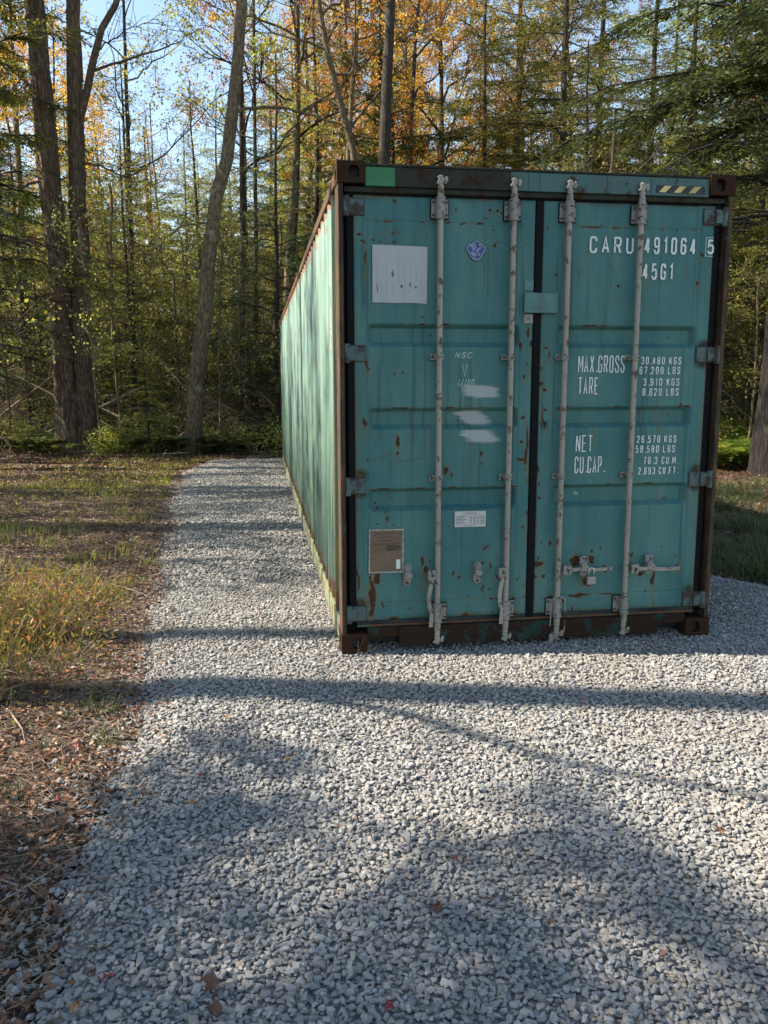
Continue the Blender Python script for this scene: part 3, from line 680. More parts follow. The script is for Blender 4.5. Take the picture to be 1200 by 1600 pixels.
letters("lettering", [("MAX.GROSS", 1.489, 1.790, 1.713, .105, dict(w=.0072, fill=.72)), ("TARE", 1.491, 1.622, 1.580, .105, dict(w=.0072, fill=.72))], doorR)
letters("lettering", [("30,480 KGS", 1.898, 2.166, 1.764, .046), ("67,200 LBS", 1.890, 2.162, 1.704, .046), ("3,910 KGS", 1.918, 2.160, 1.632, .046), ("8,620 LBS", 1.916, 2.158, 1.570, .046)], doorR)
letters("lettering", [("NET", 1.489, 1.598, 1.222, .105, dict(w=.0072, fill=.72)), ("CU.CAP.", 1.485, 1.685, 1.088, .105, dict(w=.0072, fill=.72))], doorR)
letters("lettering", [("26,570 KGS", 1.893, 2.160, 1.274, .046), ("58,580 LBS", 1.888, 2.154, 1.211, .046), ("76.3 CU.M.", 1.944, 2.182, 1.138, .046), ("2,693 CU.FT.", 1.912, 2.184, 1.072, .046)], doorR)
letters("chalk_scribble", [("NSC", .706, .805, 1.800, .034, dict(w=.0035, skew=.3)), ("V", .752, .784, 1.690, .075, dict(w=.0035, fill=1.)), ("1/100", .722, .82, 1.630, .045, dict(w=.0035, skew=.2))], doorL, M_chalk)
# faded side marking
mb = MB()
for z in (2.28, 2.02, 1.88): 
    V, F = ribbon([(.60+p[0]*.05, z+p[1]*.11) for p in GL['0'][0][:-1]], .012, 0, True); mb.add([(.0095, v[0], v[2]) for v in V], F)
mb.build("side_lettering", simple("faded_white", (.42, .47, .38), .8, var=.4, scale=30, bd=0), side_l)
# stickers and plates
def sheet_mat():
    M = Mat("peeling_white_sheet"); n = M.noise(M.pos(scale=(1, 1, .35)), 22, 6, .7, .8); n2 = M.noise(M.pos(scale=(1, 1, .3)), 7, 5, .6)
    c = M.mix(M.ramp(n, [(.69, 0), (.72, 1)]), M.mix(n2, (.32, .335, .345), (.43, .44, .445)), (.10, .24, .25))
    M.col(c); M.rough(.6); M.bump(n, .001); return M.m
mb = MB(); mb.prism([(.206, 2.448), (.206, 2.120), (.27, 2.120), (.36, 2.118), (.42, 2.121), (.531, 2.116), (.533, 2.442)], .0425, .0445)
sheet = mb.build("white_sticker", sheet_mat(), doorL)
mb = MB(); rr = random.Random(5)
for i in range(9):                                # cracks
    x = .225+i*.034; z = 2.125+rr.choice([0, 0, .05, .12]); P = []; ze = z+rr.uniform(.04, .26)
    while z < min(ze, 2.44): P.append((x, z)); x += rr.uniform(-.0022, .0022); z += .014
    V, F = ribbon(P, .0009, .0418); mb.add(V, F)
for (x, z, a, b_) in ((.326, 2.285, .009, .024), (.378, 2.215, .010, .013), (.236, 2.20, .004, .03), (.43, 2.225, .006, .018), (.463, 2.21, .008, .010)):
    mb.add([(x, .0416, z+b_), (x+a, .0416, z), (x+a*.3, .0416, z-b_), (x-a, .0416, z-b_*.2)], [(0, 1, 2, 3)])
mb.build("peeled_patch", simple("peeled_teal", (.04, .16, .17), .6), sheet)
hexp = [(.010, .057), (.066, .012), (.062, -.004), (.022, -.062), (-.014, -.060), (-.058, .008), (-.052, .018)]
mb = MB(); mb.prism([(.822+a, 2.430+b) for a, b in hexp][::-1], .0395, .0445); em = mb.build("eagle_badge", simple("badge_blue", (.018, .045, .17), .4, var=.2), doorL, bevel=.001)
mb = MB(); V, F = ribbon([(.822+a*.93, 2.430+b*.93) for a, b in hexp], .0022, .0392, True); mb.add(V, F)
mb.build("badge_border", M_chalk, em)
mb = MB()
def poly(mb, P, y): mb.add([(.822+a, y, 2.430+b) for a, b in P], [tuple(range(len(P)))])
poly(mb, [(-.044, .030), (-.020, .036), (-.012, .012), (-.004, -.008), (-.014, -.008), (-.022, .012), (-.032, .024)], .0390)      # left wing
poly(mb, [(-.016, .036), (-.008, .038), (.004, .006), (-.004, .000)], .0390)
poly(mb, [(.002, .036), (.008, .034), (.010, .016), (.022, .018), (.036, .030), (.026, .034), (.016, .026), (.010, .010), (.002, .012)], .0390)
poly(mb, [(.010, .006), (.034, .020), (.036, .012), (.020, -.004), (.010, -.018), (.004, -.014)], .0389)                              # neck, head
poly(mb, [(-.030, -.012), (-.014, -.014), (.004, -.020), (.008, -.034), (-.006, -.040), (-.020, -.032)], .0390)                   # body, tail
poly(mb, [(.012, -.022), (.032, -.018), (.026, -.034), (.014, -.030)], .0390)
poly(mb, [(-.026, -.036), (-.008, -.044), (.012, -.050), (.008, -.054), (-.010, -.050)], .0390)
mb.build("eagle_emblem", simple("emblem_pale", (.20, .23, .38), .5, var=.25, scale=80), em)
def placmat():
    M = Mat("brown_placard"); co = M.pos(); n = M.noise(co, 90, 4, .7)
    vo = M.n("ShaderNodeTexVoronoi"); vo.inputs['Scale'].default_value = 95; M.L(co, vo.inputs['Vector'])
    c = M.mix(M.noise(co, 9, 4), (.115, .075, .048), (.20, .14, .092))
    c = M.mix(M.ramp(vo.outputs[0], [(.16, .9), (.26, 0)]), c, (.025, .018, .013))
    M.col(c); M.rough(.75); M.bump(n, .002); return M.m
mb = MB(); mb.prism([(.184, .760), (.180, .500), (.372, .494), (.386, .500), (.388, .758)], .0395, .0445); pl = mb.build("data_plate", placmat(), doorL, bevel=.002)
mb = MB(); V, F = ribbon([(.182, .762), (.178, .497), (.388, .495), (.391, .761)], .007, .0388, True); mb.add(V, F); mb.build("plate_edge", simple("plate_edge", (.36, .35, .32), .8, var=.6, scale=70), pl)
mb = MB(); rr = random.Random(9)                  # stamped lines too worn to read
for i, (a, b_) in enumerate(((.215, .345), (.245, .33), (.25, .33), (.205, .36))):
    x = a
    while x < b_: mb.box(x, x+.005, .0382, .0394, .735-i*.022, .743-i*.022); x += rr.uniform(.008, .015)
mb.build("stamped_text", M_bolt, pl)
mb = MB(); mb.prism([(.285, .668), (.282, .640), (.300, .628), (.372, .638), (.374, .664)], .0375, .0394); mb.build("stamped_panel", simple("darker_brown", (.07, .045, .03), .8), pl)
mb = MB(); mb.box(.347, .372, .0372, .0394, .515, .574); mb.build("tiny_label", M_white, pl)
mb = MB(); mb.box(.716, .915, .0425, .0445, .765, .864); st = mb.build("information_sticker", simple("sticker_white", (.45, .45, .45), .5, var=.10), doorL)
mb = MB(); text(mb, "DONGGUAN", .780, .852, .845, .010, y=.0420, w=.0016, fill=.72); rr = random.Random(2)
for r_ in range(6):
    z = .831-r_*.0095
    for a, b_ in ((.724, .724+rr.uniform(.045, .065)), (.812, .824), (.834, .850), (.856, .872), (.880, .906)):
        x = a
        while x < b_: w_ = rr.uniform(.002, .006); mb.box(x, min(x+w_, b_+.002), .0418, .0425, z, z+.0035); x += w_+.0016
for k in range(9): mb.box(.780+k*.0085, .785+k*.0085, .0418, .0425, .7715, .775)
mb.build("sticker_text", simple("sticker_ink", (.10, .10, .11), .7, bd=0), st)
mb = MB()
for (x, z) in ((1.262, 1.375),):
    V, F = ribbon([(x, z), (x+.036, z), (x+.036, z+.042), (x, z+.042)], .003, .0435, True); mb.add(V, F)
mb.box(1.268, 1.292, .0432, .0440, 1.384, 1.390); mb.box(1.268, 1.292, .0432, .0440, 1.396, 1.407)
mb.build("small_mark", M_black, doorR)
mb = MB(); rr = random.Random(12)                 # scratched lines on left door
for k in range(4):
    x = .17+k*.08; z = 1.18+rr.uniform(-.01, .03); P = []
    for i in range(7): P.append((x, z)); x += rr.uniform(.01, .03); z += rr.uniform(-.004, .012)
    V, F = ribbon(P, .0016, .0425-.0003*k); mb.add(V, F)
mb.build("scratch", M_bolt, doorL)

# padlock and cable (hang from the right door: things of their own)
pk = empty("padlock", (1.590, -.035, .42))
tag(pk, "small silver padlock hanging from the right door handle", "padlock")
mb = MB(); mb.box(-.028, .028, -.010, .012, -.035, .018); mb.build("body", simple("padlock_silver", (.30, .31, .32), .3, .7, var=.15), pk, bevel=.004)
mb = MB(); mb.tube([(-.017, .001, .016), (-.017, .001, .055)]+[(-.017*math.cos(a), .001, .055+.017*math.sin(a)) for a in np.linspace(.2, math.pi-.2, 8)]+[(.017, .001, .055), (.017, .001, .016)], .0042, 8)
mb.build("shackle", simple("shackle_steel", (.6, .6, .6), .25, .8), pk, smooth=True)
cb = empty("steel_cable", (1.384, -.02, .06))
tag(cb, "thin grey cable with tag looped round the foot of the third locking bar", "cable")
mb = MB(); mb.tube([(-.052, .0, .06), (-.050, -.006, .20), (-.035, -.012, .245), (.012, -.018, .250), (.040, -.010, .235), (.044, -.004, .16), (.046, 0, .05), (.030, -.010, -.005), (-.010, -.018, .0), (-.045, -.012, .025), (-.030, -.016, -.020), (.01, -.016, -.028)], .0042, 6)
mb.build("loop", M_rod, cb, smooth=True)
mb = MB(); mb.prism([(-.062, -.045), (-.040, -.045), (-.034, -.030), (-.038, .010), (-.052, .020), (-.062, .005)], -.022, -.008); mb.build("tag", simple("tag_plastic", (.22, .2, .18), .6), cb, bevel=.003)

# ================================================================== GROUND
def pad_left(y):                                  # left edge of the gravel
    return np.interp(y, [-6, -2.8, -1.9, -1.2, -.15, 1.25, 3.8, 8, 11.2, 13.0], [-1.25, -1.13, -1.08, -1.06, -1.13, -1.26, -1.44, -1.79, -1.87, -1.55])
def pad_right(y): return np.interp(y, [-6, .5, 1.2, 1.85, 4, 8, 13], [6.4, 4.25, 3.72, 3.45, 3.25, 3.15, 3.0])
def pad_dist(X, Y):                               # >0 inside the pad
    e = .30*(fbm(X*1.9, Y*1.9, 4, 19)-.5)
    return np.minimum(np.minimum(X-pad_left(Y), pad_right(Y)-X), 13.65-.16*(X-.6)**2*.35-Y)+e
def ground_z(X, Y):
    d = pad_dist(X, Y); out = np.clip(-d/6, 0, 1)
    z = -.052+.045*(fbm(X*1.3, Y*1.3, 3, 4)-.5)+out*(.35*(fbm(X*.16, Y*.16, 3, 6)-.45)+.14*(fbm(X*.8, Y*.8, 3, 5)-.5))
    return np.where(d > .1, -.09, z)
def gravel_z(X, Y):
    d = pad_dist(X, Y)
    return -.012-.06*np.clip((.16-d)/.26, 0, 1)**1.3+.024*(fbm(X*1.8, Y*1.8, 2, 8)-.5)
def axis_pts(a, b, lo, hi, fine, grow=1.12):
    p = list(np.arange(lo, hi, fine)); s = fine; x = lo
    while x > a: s *= grow; x -= s; p.insert(0, x)
    s = fine; x = p[-1]
    while x < b: s *= grow; x += s; p.append(x)
    return np.array(p)
xs = axis_pts(-260, 320, -9, 12, .13); ys = axis_pts(-60, 420, -5, 18, .13)
X, Y = np.meshgrid(xs, ys); Zg = ground_z(X, Y)
nx, ny = len(xs), len(ys); i = np.arange(ny-1)[:, None]*nx+np.arange(nx-1)[None]
def floor_mat():
    M = Mat("forest_floor_soil"); co = M.pos(); n = M.noise(co, 1.1, 6, .6); k = M.noise(co, 38, 6, .75, .5); q = M.noise(co, 9, 5, .7)
    c = M.ramp(k, [(.3, (.028, .018, .012)), (.5, (.085, .055, .036)), (.62, (.16, .105, .068)), (.75, (.23, .17, .12))])
    c = M.mix(M.ramp(q, [(.45, 0), (.7, .5)]), c, (.05, .032, .02))
    c = M.mix(M.ramp(n, [(.52, 0), (.70, .55)]), c, (.07, .085, .028))
    M.col(c); M.rough(.95); M.bump(M.math('ADD', k, q), .03, 1.0); return M.m
me = np_mesh("forest_floor", np.stack([X, Y, Zg], -1).reshape(-1, 3), np.stack([i, i+1, i+nx+1, i+nx], -1).reshape(-1, 4), smooth=True)
tag(link("forest_floor", me, floor_mat()), kind="structure")
# gravel bed sheet
xs = np.arange(-2.4, 6.6, .05); ys = np.arange(-6, 14.0, .05); X, Y = np.meshgrid(xs, ys); nx, ny = len(xs), len(ys)
D = pad_dist(X, Y); Z = gravel_z(X, Y)-.001-.10*np.clip(-D/.12, 0, 1)
i = (np.arange(ny-1)[:, None]*nx+np.arange(nx-1)[None]); keep = (D[:-1, :-1] > -.12)
F = np.stack([i, i+1, i+nx+1, i+nx], -1)[keep]
def bed_mat():
    M = Mat("gravel_fines"); co = M.pos(); vo = M.n("ShaderNodeTexVoronoi"); vo.inputs['Scale'].default_value = 42; M.L(co, vo.inputs['Vector'])
    c = M.mix(M.ramp(vo.outputs[0], [(.2, 0), (.6, 1)]), (.36, .34, .31), (.17, .16, .145))
    M.col(c); M.rough(.95); M.bump(M.math('SUBTRACT', 1, vo.outputs[0]), .02, 1); return M.m
me = np_mesh("gravel_bed", np.stack([X, Y, Z], -1).reshape(-1, 3), F, smooth=True)
tag(link("gravel_bed", me, bed_mat()), kind="structure")
# stones: convex lumps built once, scattered as one stuff mesh
import bmesh
SH = []
rs = np.random.default_rng(21)
for k in range(26):
    bm = bmesh.new(); P = rs.uniform(-1, 1, (12, 3)); P /= (np.abs(P)**3).sum(1)[:, None]**(1/3); P *= rs.uniform(.78, 1.0, (12, 1))
    P *= np.array([1, rs.uniform(.62, .9), rs.uniform(.42, .68)])
    for p in P: bm.verts.new(p)
    bmesh.ops.convex_hull(bm, input=bm.verts); bmesh.ops.triangulate(bm, faces=bm.faces)
    bmesh.ops.delete(bm, geom=[v for v in bm.verts if not v.link_faces], context='VERTS')
    bm.verts.index_update(); SH.append((np.array([v.co[:] for v in bm.verts]), np.array([[v.index for v in f_.verts] for f_ in bm.faces]))); bm.free()
def scatter_stones(x0, x1, y0, y1, sp, smin, smax, lift=0.0, keepf=None, seed=0):
    r_ = np.random.default_rng(seed)
    gx, gy = np.meshgrid(np.arange(x0, x1, sp), np.arange(y0, y1, sp)); gx = gx.ravel()+r_.uniform(-.55, .55, gx.size)*sp; gy = gy.ravel()+r_.uniform(-.55, .55, gy.size)*sp
    d = pad_dist(gx, gy); k = (d > -r_.exponential(.085, len(d))) & ((d > .14) | (r_.uniform(0, 1, len(d)) < .45+.55*np.clip((d+.05)/.19, 0, 1)*vnoise(gx*9, gy*9, 3)*1.7))
    under = (gx > .10) & (gx < CW-.10) & (gy > .22) & (gy < CL-.2); k &= ~under
    if keepf is not None: k &= keepf(gx, gy)
    gx, gy, d = gx[k], gy[k], d[k]; n = len(gx)
    z = np.where(d > 0, gravel_z(gx, gy), np.maximum(ground_z(gx, gy), -.1)+.006)+r_.uniform(-.004, .008, n)+lift
    s = r_.uniform(smin, smax, n)*r_.choice([.7, .9, 1, 1, 1.15, 1.35], n)*.5
    near = ((gx > -.06) & (gx < CW+.06) & (gy > -.05) & (gy < CL+.05)); z = np.where(near, np.minimum(z, .0), z)
    return gx, gy, z, s
def stones_mesh(name, parts):
    r_ = np.random.default_rng(5)
    gx, gy, z, s = [np.concatenate(a) for a in zip(*parts)]; n = len(gx); sh = r_.integers(0, len(SH), n)
    Vs = []; Fs = []; As = []; b = 0
    for k, (P, T) in enumerate(SH):
        idx = np.nonzero(sh == k)[0]; m_ = len(idx)
        a = r_.uniform(0, 2*np.pi, m_); tx = r_.normal(0, .22, m_); ty = r_.normal(0, .22, m_)
        ca, sa = np.cos(a), np.sin(a); Q = P[None]*s[idx][:, None, None]
        X1 = Q[..., 0]; Y1 = Q[..., 1]*np.cos(tx)[:, None]-Q[..., 2]*np.sin(tx)[:, None]; Z1 = Q[..., 1]*np.sin(tx)[:, None]+Q[..., 2]*np.cos(tx)[:, None]
        X2 = X1*np.cos(ty)[:, None]+Z1*np.sin(ty)[:, None]; Z2 = -X1*np.sin(ty)[:, None]+Z1*np.cos(ty)[:, None]
        X3 = X2*ca[:, None]-Y1*sa[:, None]; Y3 = X2*sa[:, None]+Y1*ca[:, None]
        V = np.stack([X3+gx[idx][:, None], Y3+gy[idx][:, None], Z2+z[idx][:, None]], -1)
        Vs.append(V.reshape(-1, 3)); Fs.append((T[None]+(b+np.arange(m_)*len(P))[:, None, None]).reshape(-1, 3)); b += m_*len(P)
        As.append(np.repeat(r_.uniform(0, 1, m_), len(P)))
    return np_mesh(name, np.concatenate(Vs), np.concatenate(Fs), attr=np.concatenate(As))
def stone_mat():
    M = Mat("limestone_gravel"); r_ = M.attr("rnd"); co = M.pos()
    big = M.ramp(M.noise(co, .9, 4, .6), [(.42, 0), (.68, .55)])
    c = M.ramp(r_, [(0, (.19, .187, .18)), (.15, (.245, .24, .23)), (.5, (.29, .283, .27)), (.8, (.335, .327, .312)), (.92, (.40, .39, .37)), (.96, (.37, .30, .24)), (1, (.20, .185, .175))])
    c = M.mix(big, c, (.29, .255, .215)); n = M.noise(co, 70, 5, .7); c = M.mix(M.ramp(n, [(.35, .35), (.6, 0)]), c, (.14, .138, .135))
    M.col(c); M.rough(.85); M.bump(n, .004, .6); return M.m
parts = [scatter_stones(-1.6, 4.3, -3.9, 2.0, .0185, .018, .031, 0, None, 1),
         scatter_stones(-1.6, 4.0, -3.6, 1.0, .0270, .020, .035, .007, None, 2),
         scatter_stones(-2.3, 4.3, 2.0, 14.0, .030, .026, .046, 0, None, 3),
         scatter_stones(-2.3, .1, 2.0, 14.0, .050, .028, .048, .009, None, 4)]
tag(link("gravel_stones", stones_mesh("gravel_stones", parts), stone_mat()), "crushed pale grey limestone gravel covering the pad and path", "gravel", kind="stuff")
# strays at the edge
r_ = np.random.default_rng(8); n = 3000; yy = r_.uniform(-4, 12, n); xx = pad_left(yy)+.06-r_.exponential(.17, n)
zz = ground_z(xx, yy)+.012
tag(link("stray_gravel", stones_mesh("stray_gravel", [(xx, yy, zz, r_.uniform(.011, .024, n))]), stone_mat()), "scattered grey stones strayed onto the brown soil beside the gravel", "gravel", kind="stuff")

# ---- litter, twigs, grass
def in_view(x, y, extra=.22):
    dx, dy = x+.4769, y+4.8628; a = np.arctan2(dx, dy); return (a > R(-16.5)-extra-.3/np.maximum(dy, .5)*1.0) & (a < R(33.8)+extra+.3/np.maximum(dy, .5)) & (dy > .5)
def scat(n, x0, x1, y0, y1, r_, out=.02, view=True, den=None):
    x = r_.uniform(x0, x1, n); y = r_.uniform(y0, y1, n); k = pad_dist(x, y) < -out
    if view: k &= in_view(x, y)
    if den is not None: k &= r_.uniform(0, 1, n) < den(x, y)
    return x[k], y[k]
r_ = np.random.default_rng(31)
def litter(name, n, reg, smin, smax, seed, lab, cols, lift=.012, out=.02):
    r_ = np.random.default_rng(seed); x, y = scat(n, *reg, r_, out); inn = pad_dist(x, y) > -.02; n = len(x)
    C = np.stack([x, y, np.where(inn[:n], gravel_z(x, y)+.012, ground_z(x, y))+lift*np.where(inn, .4, 1)+r_.uniform(0, .012, n)], 1); D = r_.normal(size=(n, 3))*np.array([1, 1, .25]); N = r_.normal(size=(n, 3))*.45+np.array([0, 0, 1.])
    l = r_.uniform(smin, smax, n)[:, None]; w = l*r_.uniform(.35, .75, n)[:, None]; D /= np.linalg.norm(D, axis=1)[:, None]
    S = np.cross(N, D); S /= np.linalg.norm(S, axis=1)[:, None]; U = np.cross(D, S); cu = l*r_.uniform(-.1, .35, n)[:, None]
    q = lambda a, b, c: C+D*l*a+S*w*b+U*cu*c
    V = np.stack([q(-.5, 0, .6), q(-.25, .38, .7), q(.12, .5, .9), q(.34, .2, .3), q(.5, 0, .8), q(.30, -.28, .5), q(.02, -.5, 1.), q(-.28, -.33, .5), q(0, 0, 0)], 1)
    b = np.arange(n)[:, None]*9; F = np.concatenate([b+np.array([[k, (k+1) % 8, 8]]) for k in range(8)])
    me = np_mesh(name, V.reshape(-1, 3), F, attr=np.repeat(r_.uniform(0, 1, n), 9))
    tag(link(name, me, leaf_mat(name+"_mat", *cols, trans=.15, objvar=False)), lab, "leaf litter", kind="stuff")
litter("leaf_litter", 78000, (-6, -.9, -3.6, 15), .016, .050, 1, "brown fallen leaves covering the soil left of the gravel", ((.045, .022, .011), (.20, .085, .04), (.33, .18, .10)))
litter("leaf_litter", 60000, (-22, 5, 12, 34), .05, .12, 2, "brown leaf litter on the forest floor beyond the path", ((.05, .025, .012), (.20, .10, .045), (.34, .20, .10)))
litter("leaf_litter", 70000, (3, 20, -1, 22), .03, .08, 3, "reddish brown leaf litter on the right beside the big trunk", ((.05, .02, .012), (.20, .085, .035), (.30, .16, .08)))
def sticks(name, n, reg, lab, seed, lmin, lmax, rad, mat):
    r_ = np.random.default_rng(seed); x, y = scat(n, *reg, r_); n = len(x); a = r_.uniform(0, 6.28, n); l = r_.uniform(lmin, lmax, n)
    P0 = np.stack([x, y, ground_z(x, y)+.012+r_.uniform(0, .02, n)], 1); d = np.stack([np.cos(a), np.sin(a), r_.normal(0, .06, n)], 1)
    P1 = P0+d*l[:, None]*.5+r_.normal(0, .06, (n, 3))*l[:, None]*np.array([1, 1, .2]); P2 = P0+d*l[:, None]
    P1[:, 2] = np.maximum(P1[:, 2], ground_z(P1[:, 0], P1[:, 1])+.008)
    V, F = twigs(P0, P1, P2, np.full(n, rad)*r_.uniform(.6, 1.5, n)); tag(link(name, np_mesh(name, V, F), mat), lab, "twigs", kind="stuff")
M_twig = simple("dead_twig", (.27, .205, .15), .9, var=.5, scale=3, bd=0)
M_twigd = simple("dark_twig", (.055, .04, .03), .9, var=.5, scale=3, bd=0)
litter("edge_litter", 9000, (-2.4, -.95, -3.6, 13), .012, .035, 11, "small brown leaves blown onto the ragged edge of the gravel", ((.045, .022, .011), (.18, .08, .04), (.30, .17, .09)), .03, -.16)
sticks("needle_litter", 60000, (-5, -.9, -3.6, 9), "fine brown needles and twigs on the shaded soil at left", 5, .03, .14, .0014, M_twig)
sticks("twig_litter", 800, (-6, -.95, -3.5, 14), "loose dead twigs on the soil beside the gravel", 6, .15, .6, .0045, M_twig)
sticks("twig_litter", 1800, (-22, 20, 12, 34), "fallen twigs and sticks on the forest floor", 7, .4, 2.2, .012, M_twig)
def grass(name, xy, hmin, hmax, wd, lab, seed, cols, lean=.35, hfun=None, cat="grass"):
    r_ = np.random.default_rng(seed); x, y = xy; n = len(x); a = r_.uniform(0, 6.28, n); h = r_.uniform(hmin, hmax, n)*(hfun(x, y) if hfun else 1)
    ln = r_.uniform(.1, 1, n)*lean; S = np.stack([-np.sin(a), np.cos(a), np.zeros(n)], 1); d = np.stack([np.cos(a), np.sin(a), np.zeros(n)], 1)
    B = np.stack([x, y, ground_z(x, y)-.01], 1); up_ = np.array([0, 0, 1.])
    rows = []
    for t, wv in ((0, 1), (.4, .9), (.75, .6), (1, .12)):
        c = B+up_*(h*(t-.25*ln*t*t))[:, None]+d*(h*ln*t**2)[:, None]; wd_ = (wd*wv*r_.uniform(.7, 1.3, n))[:, None]
        rows += [c-S*wd_*.5, c+S*wd_*.5]
    V = np.stack(rows, 1).reshape(-1, 3); b = np.arange(n)[:, None]*8
    F = np.concatenate([b+np.array([[0, 1, 3, 2]])+2*k for k in range(3)], 0).reshape(-1, 4)
    A = np.clip(np.repeat(r_.uniform(0, .75, n), 8)+np.tile(np.repeat([0, .05, .12, .25], 2), n), 0, 1)
    tag(link(name, np_mesh(name, V, F, attr=A), leaf_mat(name+"_mat", *cols, trans=.45, objvar=False)), lab, cat, kind="stuff")
def clumps(n, per, reg, sig, r_, out=.08, den=None):
    cx, cy = scat(n, *reg, r_, out, True, den); x = np.repeat(cx, per)+r_.normal(0, sig, len(cx)*per); y = np.repeat(cy, per)+r_.normal(0, sig, len(cx)*per)
    k = pad_dist(x, y) < -out*.4; return x[k], y[k]
r_ = np.random.default_rng(41)
# tall dry tuft at the left frame edge
cx = r_.normal(-2.3, .40, 60); cy = r_.normal(.75, .60, 60); x = np.repeat(cx, 50)+r_.normal(0, .13, 3000); y = np.repeat(cy, 50)+r_.normal(0, .13, 3000); k = pad_dist(x, y) < -.30-r_.exponential(.2, 3000)
grass("tall_grass", (x[k], y[k]), .05, .40, .0045, "tall yellow and reddish dry grass in sun at the left edge", 1, ((.07, .10, .025), (.22, .17, .05), (.42, .14, .09)), 1.2)
xy = clumps(1300, 24, (-6.5, -1.2, 1.6, 14.5), .07, r_, .12, lambda x, y: .10+.75*(fbm(x*.9, y*.9, 2, 66) > .54))
grass("low_grass", xy, .03, .17, .006, "low yellow green grass growing through leaf litter left of the path", 2, ((.14, .20, .03), (.38, .36, .06), (.55, .44, .13)), .8)
xy = clumps(150, 22, (-3.2, -1.15, -3.4, .8), .045, r_, .1, lambda x, y: 1.*(fbm(x*1.6, y*1.6, 2, 67) > .50))
grass("sparse_grass", xy, .04, .16, .0045, "sparse green grass tufts on the shaded brown soil", 3, ((.03, .06, .018), (.08, .13, .03), (.14, .17, .06)), .8)
xy = clumps(2200, 24, (3.3, 9, .5, 8.5), .08, r_, .05, lambda x, y: np.clip(1.5-y/6, .12, 1)*(.35+.65*(fbm(x*.9, y*.9, 2, 68) > .45)))
grass("shaded_grass", xy, .06, .24, .007, "dark green grass beside the gravel right of the container", 4, ((.035, .065, .018), (.09, .13, .035), (.20, .19, .07)), 1.2)
xy = clumps(1300, 12, (-14, 3, 13.8, 24), .2, r_, .25, lambda x, y: (fbm(x*.5, y*.5, 2, 90) > .42)*np.clip((y-13.8)/2.5, .05, 1))
grass("undergrowth_grass", xy, .10, .45, .012, "thin green undergrowth among the trunks behind the path", 5, ((.025, .045, .012), (.09, .11, .03), (.22, .17, .07)), 1.0)
def leafy(name, n, cx, cy, sx, sy, hmax, ls, lab, cols, seed):
    r_ = np.random.default_rng(seed); x = r_.normal(cx, sx, n); y = r_.normal(cy, sy, n); k = pad_dist(x, y) < -.16; x, y = x[k], y[k]; n = len(x)
    z = ground_z(x, y)+r_.uniform(0, 1, n)**1.3*hmax*np.clip(1.3-((x-cx)/sx/2.2)**2-((y-cy)/sy/2.2)**2, .2, 1)
    D = r_.normal(size=(n, 3))+np.array([0, 0, .5]); l = r_.uniform(.6, 1.4, n)*ls; V, F = leaves(np.stack([x, y, z], 1), D, rdir(n), l, l*.26)
    tag(link(name, np_mesh(name, V, F, attr=np.repeat(r_.uniform(0, 1, n), 4)), leaf_mat(name+"_mat", *cols, trans=.5, objvar=False)), lab, "weeds", kind="stuff")
leafy("leafy_weeds", 7000, -2.35, .75, .50, .75, .30, .042, "leafy yellow green and red tinted weeds among the tall dry grass", ((.09, .14, .025), (.34, .26, .05), (.48, .15, .07)), 3)
leafy("leafy_weeds", 5000, -2.6, 9.5, 1.1, 2.2, .16, .05, "low leafy green weeds in the sunny patch beside the path", ((.14, .20, .03), (.34, .34, .06), (.50, .42, .12)), 4)
x = np.concatenate([r_.normal(cx_, .05, 26) for cx_ in (.12, .77, 2.10)]); y = r_.normal(-.02, .03, len(x))
grass("dry_tuft", (x, y), .10, .24, .003, "dry straw wisps growing up in front of the door sill", 9, ((.10, .08, .04), (.22, .16, .09), (.32, .24, .14)), 1.3)
# ferns
def ferns(name, xy, size, lab, seed, cols):
    r_ = np.random.default_rng(seed); C = []; D = []; N = []; Ls = []; A = []
    for x, y in zip(*xy):
        z = float(ground_z(np.array([x]), np.array([y]))[0]); nf = r_.integers(6, 10); s = size*r_.uniform(.6, 1.2); v = r_.uniform(0, .7)
        for a in np.arange(nf)*6.28/nf+r_.uniform(0, 1):
            d = np.array([math.cos(a), math.sin(a), 0]); sd_ = np.array([-math.sin(a), math.cos(a), 0]); k = 15
            t = np.linspace(.12, 1, k); P = np.array([x, y, z])+d*(t*s*.85)[:, None]+np.array([0, 0, 1])*(s*(1.75*t-1.2*t*t))[:, None]
            for sg in (-1, 1):
                L_ = s*.26*np.sin(np.clip(t*1.02, 0, 1)*math.pi)**.6+.01; C.append(P+sd_*sg*(L_*.5)[:, None]); D.append(np.tile(sd_*sg+d*.35, (k, 1))); N.append(np.tile(np.array([0, 0, 1.])-d*.3, (k, 1))+r_.normal(0, .15, (k, 3))); Ls.append(L_); A.append(np.full(k, v+r_.uniform(0, .3)))
    C, D, N = map(np.concatenate, (C, D, N)); l = np.concatenate(Ls); V, F = leaves(C, D, N, l, s*.052+l*.12)
    tag(link(name, np_mesh(name, V, F, attr=np.repeat(np.concatenate(A), 4)), leaf_mat(name+"_mat", *cols, trans=.5, objvar=False)), lab, "ferns", kind="stuff")
x, y = scat(2200, -9.5, 3, 14.5, 24, r_, .5, True, lambda x, y: (fbm(x*.7, y*.7, 3, 44) > .50)*np.clip((y-14.8)/2, 0, 1)); ferns("fern_bed", (x, y), .55, "green ferns under the trees behind the end of the path", 1, ((.045, .07, .02), (.13, .16, .04), (.32, .27, .09)))
